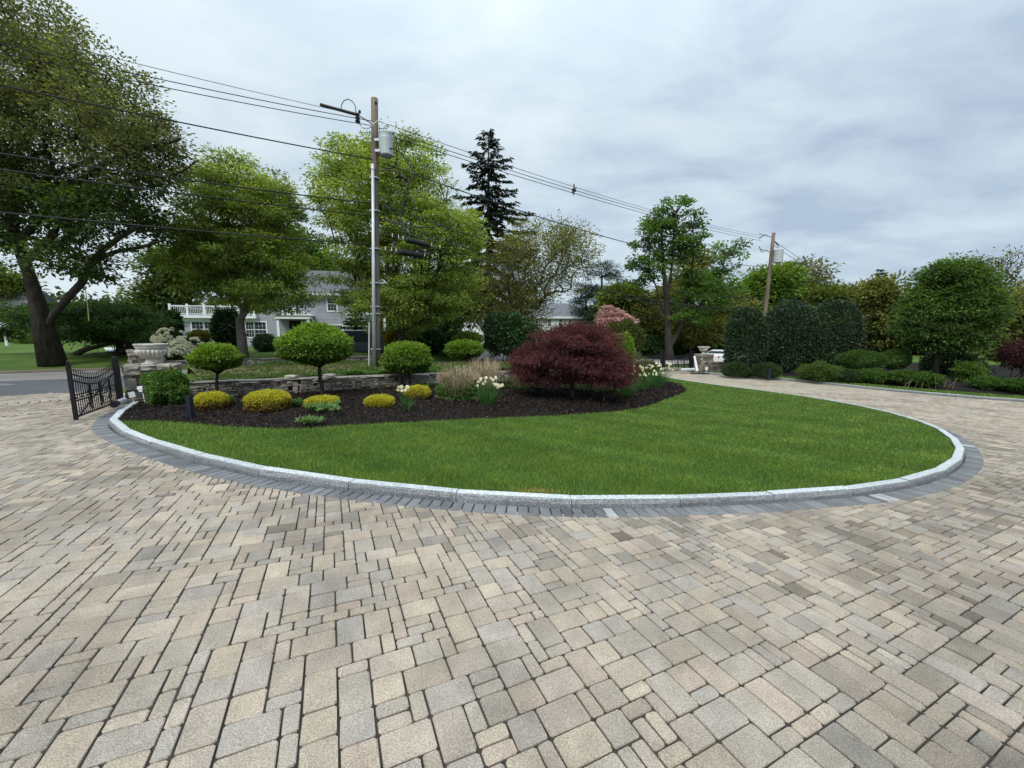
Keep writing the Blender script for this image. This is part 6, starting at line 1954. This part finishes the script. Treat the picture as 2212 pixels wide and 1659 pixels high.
# tall maple by the far gate
mb_ = at(1447, 776, 40.5)
root = empty('tall_maple', mb_, 'tall open maple with forked dark trunk behind the far gate', 'tree')
MELL = [ell(1450, 470, 62, 45, 40.5, 3.2), ell(1420, 500, 48, 40, 40.5, 3), ell(1490, 500, 44, 46, 40.5, 3), ell(1400, 590, 50, 36, 39.5, 2.6), ell(1460, 545, 60, 40, 40.5, 3), ell(1385, 545, 34, 36, 40, 2), ell(1520, 650, 66, 36, 39.5, 3), ell(1490, 680, 44, 26, 39.2, 2), ell(1540, 625, 70, 30, 40, 3), ell(1560, 560, 46, 40, 41, 2.4), ell(1500, 600, 30, 30, 40.5, 2), ell(1590, 545, 22, 30, 41, 1.4)]
cent, outd, _ = sample_ells(MELL, 340, .2, .2)
limbs = [[(1447, 776), (1444, 740), (1443, 700), (1441, 650), (1436, 610), (1432, 560), (1428, 500)], [(1446, 750), (1466, 715), (1478, 690), (1500, 668), (1530, 640)], [(1441, 650), (1450, 590), (1455, 530), (1456, 470)], [(1478, 690), (1482, 650), (1492, 600), (1500, 540), (1496, 490)], [(1443, 690), (1425, 650), (1415, 610), (1402, 590)],
         [(1446, 700), (1410, 660), (1404, 640)], [(1530, 640), (1556, 600), (1566, 560)], [(1436, 610), (1420, 560), (1400, 520), (1390, 520)]]
mb = MB(); nodes = []
for k, L_ in enumerate(limbs):
    q = smooth_poly([tuple(at(x, y, 40.5)) for x, y in L_], 2)
    r0 = (.36, .28, .17, .16, .14, .1, .1, .1)[k]
    mb.tube(q, list(np.linspace(r0 * (1.3 if k == 0 else 1), r0 * .25, len(q))), 8)
    nodes.append(q)
tr_ = mb.build('trunk', MT['bark'], root, smooth=True)
allq = np.concatenate(nodes)
mb = MB()
for c in cent:
    j = np.argmin(np.linalg.norm(allq - c, axis=1) + 1.2 * np.maximum(0, allq[:, 2] - c[2]))
    a_ = allq[j]; m_ = (a_ + c) / 2 + rng.normal(0, .12, 3) + [0, 0, .2]
    mb.tube([tuple(a_), tuple(m_), tuple(c)], [.06, .035, .015], 4)
mb.build('limbs', MT['bark'], root)
crown(root, cent, 46, .62, .45, .28, .17, [(.045, .10, .02), (.075, .155, .03), (.12, .21, .045)], MT['leaf'], outd, .9, .35, .18, .25)
# trees and shrubs further off
BR = [(.105, .13, .04), (.15, .175, .055), (.20, .22, .08)]
YG2 = [(.06, .09, .018), (.10, .14, .028), (.15, .19, .045)]
LG = [(.07, .13, .02), (.11, .19, .03), (.16, .25, .05)]
def bg_tree(name, label, px, Y, els, n, per, L, cols, r0=.2, cr=None, base_px=None, shell=.35, flat=.5, m='leaf', group='trees far behind the street', rtip=.02, leafy=1.0):
    bb = gp_at(base_px or px, Y)
    low = max(e[1] + e[3] for e in els)
    fk = np.array(at(base_px or px, min(low - 10, 745), Y))
    if fk[2] < bb.z + .4: fk[2] = bb.z + .4
    return tree(name, label, bb, [ell(*e, Y) for e in els], fk, r0, n, per, cr or .030 * Y, L, L * .5, cols, group=group, shell=shell, flat=flat, m=m, rtip=rtip, leafy=leafy, sides=4, pen=.25)
bg_tree('broad_tree', 'olive-brown budding tree mass behind the tall maple', 1500, 50, [(1500, 660, 110, 70), (1440, 690, 70, 60), (1580, 690, 60, 55), (1500, 590, 50, 50)], 330, 60, .5, BR)
bg_tree('broad_tree', 'low spreading olive tree whose skirt closes the view above the far wall', 1490, 46, [(1480, 715, 100, 34), (1560, 720, 70, 36), (1400, 700, 40, 40)], 260, 60, .42, [(.09, .105, .03), (.135, .155, .042), (.18, .20, .06)])
bg_tree('broad_tree', 'bright green tree just left of the leaning pole', 1655, 52, [(1660, 620, 46, 42), (1690, 610, 30, 30), (1620, 640, 36, 36)], 170, 60, .5, LG)
bg_tree('airy_tree', 'thin pale tree with sparse new leaves between the two far spruces', 1745, 62, [(1745, 590, 46, 34), (1740, 630, 50, 30)], 150, 16, .5, WIL, shell=.2)
bg_tree('broad_tree', 'yellow-green low tree mass above the huge holly', 1800, 58, [(1790, 650, 70, 30), (1850, 655, 60, 30), (1740, 660, 50, 34), (1720, 700, 60, 40), (1870, 690, 60, 40)], 330, 56, .58, YG2)
bg_tree('broad_tree', 'brownish budding tree behind the distant pole', 1905, 50, [(1905, 655, 52, 52), (1895, 710, 60, 46), (1930, 740, 60, 30)], 260, 56, .5, [(.10, .115, .036), (.145, .16, .05), (.13, .17, .045)])
bg_tree('bare_tree', 'bare grey twiggy tree behind the rounded tree at the right edge', 2180, 42, [(2185, 575, 80, 42), (2190, 640, 80, 50), (2150, 600, 50, 50)], 420, 2, .3, BR, r0=.3, rtip=.016)
bg_tree('broad_tree', 'dull green trees closing the right edge behind the purple maple', 2200, 38, [(2200, 700, 70, 70), (2150, 730, 60, 40), (2260, 690, 80, 90)], 240, 56, .42, BR)
bg_tree('broad_tree', 'dull olive thicket behind the rounded tree', 2040, 48, [(2010, 720, 110, 40), (2090, 700, 90, 60)], 240, 50, .5, BR)
bg_tree('broad_tree', 'fresh green tree right of the white house behind the pink dogwood', 1350, 50, [(1345, 655, 42, 40), (1375, 690, 36, 36)], 220, 56, .48, YG2)
bg_tree('broad_tree', 'soft green tree between the big maple and the lime-green one', 355, 38, [(355, 590, 50, 60), (345, 650, 56, 50), (400, 600, 40, 60), (440, 560, 50, 70)], 300, 50, .36, [(.05, .085, .02), (.08, .12, .03), (.12, .16, .06)])
bg_tree('broad_tree', 'pale green tree behind the trunk of the big maple at the left edge', 20, 50, [(20, 640, 70, 60), (-60, 640, 80, 80), (60, 690, 60, 40)], 260, 60, .5, YG2)
bg_tree('broad_tree', 'dark tree behind the gap right of the second lime-green tree', 960, 40, [(960, 640, 70, 60), (1010, 650, 50, 60), (920, 690, 60, 40)], 200, 50, .4, DKG)
bg_tree('broad_tree', 'tree behind the grey house roof', 640, 48, [(640, 560, 90, 70), (560, 600, 80, 60), (720, 600, 70, 50)], 260, 50, .46, MIDG)
# the dark weeping tree under the big maple
tree('weeping_tree', 'wide dark-green weeping tree with crooked stems under the big maple', gp_at(255, 22.5), [ell(215, 678, 130, 34, 22, 3.5), ell(120, 690, 90, 38, 22.5, 3), ell(290, 695, 80, 36, 21.5, 2.6), ell(30, 690, 80, 40, 23, 3), ell(210, 722, 150, 22, 22, 3)],
     np.array(at(262, 738, 22.5)), .20, 420, 70, .62, .17, .06, [(.020, .048, .012), (.035, .080, .016), (.065, .125, .025)], shell=.3, flat=.28, droop=.6, up=.9, clvar=.25)
mb = MB()
for pts in ([(296, 760), (275, 742), (255, 732), (235, 728)], [(160, 768), (180, 756), (205, 750), (240, 742), (270, 738)], [(262, 762), (278, 748), (292, 738), (300, 722)]):
    q = smooth_poly([tuple(at(x, y, 22)) for x, y in pts], 1); mb.tube(q, list(np.linspace(.17, .07, len(q))), 6)
o = mb.build('crooked_limbs', MT['bark'], None, smooth=True)
wt_ = [q for q in bpy.data.objects if q.name.startswith('weeping_tree')][0]
o.parent = wt_; o.matrix_parent_inverse = wmat(wt_).inverted()
bush('rhododendron', 'dark rhododendron thicket left of the white-flowered one', gp_at(300, 21), [ell(300, 712, 56, 26, 21.3), ell(330, 735, 40, 26, 21)], 6500, .14, .05, MIDG, m='glossleaf', shell=.4, lump=.15, stems=10)
# white-flowering rhododendron
rb = gp_at(388, 20.3)
rh = bush('flowering_rhododendron', 'dark shrub covered in white flower heads behind the big urn', rb, [ell(372, 738, 40, 27, 20.3), ell(412, 752, 40, 22, 20), ell(390, 762, 50, 22, 19.8)], 7000, .13, .045, DKG, m='glossleaf', shell=.5, lump=.1, stems=6)
def truss(i):
    r = np.random.default_rng(60 + i); V = []; F = []
    for k in range(14):
        d = r.normal(size=3); d[2] = abs(d[2]); d /= np.linalg.norm(d)
        t1 = np.cross(d, [0.3, .2, 1]); t1 /= np.linalg.norm(t1); t2 = np.cross(d, t1)
        c = d * .085; b = len(V); w = .042
        V += [tuple(c + t1 * w), tuple(c + t2 * w + d * .015), tuple(c - t1 * w), tuple(c - t2 * w + d * .015), tuple(c - d * .03)]
        F += [(b, b + 1, b + 4), (b + 1, b + 2, b + 4), (b + 2, b + 3, b + 4), (b + 3, b, b + 4)]
    me = mesh_py('flower_head', V, F, [(.88, .88, .86)] * len(V)); me.materials.append(MT['petal']); return me
TR = [truss(i) for i in range(3)]
pinv = Matrix.Translation(rh.location).inverted()
for k in range(180):
    e_ = (ell(372, 738, 40, 27, 20.3), ell(412, 752, 40, 22, 20), ell(390, 762, 50, 22, 19.8))[k % 3]
    d = rand_unit(1)[0]; d[1] = -abs(d[1]); 
    if d[2] < -.2: d[2] *= -.5
    d /= np.linalg.norm(d)
    q = e_[0] + d * e_[1] * 1.02
    q[2] = max(q[2], rb.z + .1)
    o = bpy.data.objects.new('flower_head', TR[k % 3]); COL.objects.link(o); o.parent = rh
    s_ = rng.uniform(.9, 1.4)
    o.matrix_local = pinv @ Matrix.Translation(q) @ Vector(d + np.array([0, 0, .4])).to_track_quat('Z', 'Y').to_matrix().to_4x4() @ Matrix.Diagonal((s_, s_, s_, 1))
# shrubs in front of the grey house
FH = 'foundation shrubs of the grey house'
for (cx, cyy, rx, ry, Y, lab, cols, L, n, mt_) in (
    (492, 712, 36, 44, 24.0, 'tall dark yew beside the trunk of the lime-green tree', DKG, .16, 8000, 'needle'),
    (432, 728, 26, 15, 24.5, 'golden-bronze low shrub under the house window', [(.10, .09, .014), (.15, .14, .02), (.09, .11, .02)], .12, 3000, 'leaf'),
    (573, 741, 28, 18, 27.0, 'dark rounded shrub at the house wall right of the lime-green tree', DKG, .14, 4000, 'glossleaf'),
    (848, 733, 17, 18, 26.5, 'small golden clipped shrub between the van and the second lime-green tree', [(.20, .18, .015), (.28, .25, .02), (.16, .17, .02)], .10, 4500, 'leaf'),
    (372, 700, 22, 30, 26.0, 'dark upright evergreen at the left corner of the grey house', DKG, .18, 4000, 'needle'),
    (925, 738, 48, 24, 29, 'dark evergreen shrubs right of the golden clipped one', DKG, .2, 6000, 'needle'),
    (985, 740, 40, 20, 28, 'dark low shrubs behind the small round-headed shrub', DKG, .2, 5000, 'needle'),
    (1010, 732, 30, 14, 25, 'bright green spreading sprays behind the small round-headed shrub', LG, .2, 2000, 'leaf'),
    (1098, 722, 56, 46, 27.5, 'big rhododendron mound beside the narrow lane', [(.02, .05, .016), (.035, .08, .024), (.06, .12, .04)], .2, 13000, 'glossleaf'),
    (1135, 735, 40, 40, 27.0, 'dark evergreen shrub between the rhododendron mound and the red maple', DKG, .2, 6000, 'glossleaf'),
    (1345, 730, 44, 34, 33, 'olive-green rounded shrub below the pink dogwood', [(.04, .055, .012), (.065, .085, .018), (.10, .12, .03)], .22, 9000, 'leaf'),
    (1405, 745, 34, 20, 44, 'dark mounded evergreen behind the far wall, left of the tall maple', DKG, .3, 4500, 'needle'),
    (1450, 752, 26, 14, 45, 'small dark evergreen right behind the tall maple trunk', DKG, .3, 3000, 'needle'),
    (1525, 748, 50, 16, 46, 'dark low evergreens behind the far pier urn', DKG, .3, 5000, 'needle'),
    (20, 735, 60, 24, 42, 'dark shrubs at the end of the left lawn', DKG, .3, 5000, 'leaf'),
    (70, 735, 40, 20, 38, 'brighter green shrub left of the big maple trunk', LG, .25, 3000, 'leaf')):
    bush('garden_shrub', lab, gp_at(cx, Y), [ell(cx, cyy, rx, ry, Y)], n, L, L * .42, cols, 'shrub', FH if Y < 28 and cx < 860 else None, m=mt_, shell=.5, lump=.12, stems=4, stem_r=.03)
# pink dogwood
dg = tree('pink_dogwood', 'pink-flowering dogwood right of the white house roof', gp_at(1320, 39), [ell(1326, 688, 32, 17, 39, 1.5), ell(1306, 698, 18, 11, 39, 1.0), ell(1346, 698, 22, 12, 39, 1.0), ell(1316, 671, 15, 9, 39, .8)],
     np.array(at(1322, 722, 39)), .16, 170, 50, .5, .22, .15, [(.26, .21, .17), (.55, .34, .38), (.74, .52, .56)], m='petal', shell=.3, flat=.25, droop=.05, up=1.3, clvar=.15)
tree('pink_dogwood', 'fainter pink-flowering tree further behind the tall maple', gp_at(1400, 52), [ell(1400, 690, 24, 14, 52, 2)], np.array(at(1400, 725, 52)), .15, 40, 40, .9, .3, .2, [(.12, .10, .05), (.35, .20, .18)], m='petal', shell=.3, flat=.25)
# treeline that closes the horizon
n = 52000
a = rng.uniform(-1.35, 1.35, n); rr = rng.uniform(78, 135, n)
x = np.sin(a) * rr * 1.25; y = np.cos(a) * rr
hgt = 6.0 + 2.0 * np.sin(x * .11) + 1.6 * np.sin(x * .31 + 1) + 1.2 * np.sin(x * .7 + 2)
hgt = np.where((x > 6) & (x < 40), hgt * .9, hgt)
P = np.c_[x, y, G(x, y) + hgt * rng.random(n) ** .7]
A = rand_unit(n); Nn = rng.normal(0, .5, P.shape); Nn[:, 2] += .6
c = tints(n, [(.045, .065, .022), (.07, .095, .03), (.10, .12, .045)], .2) * (.75 + .35 * np.sin(x * .23)[:, None] * np.sin(y * .2)[:, None])
o = leaves('far_woodland', P, A, Nn, rng.uniform(.8, 1.9, n), .8, c, MT['leaf'], None)
o['kind'] = 'stuff'
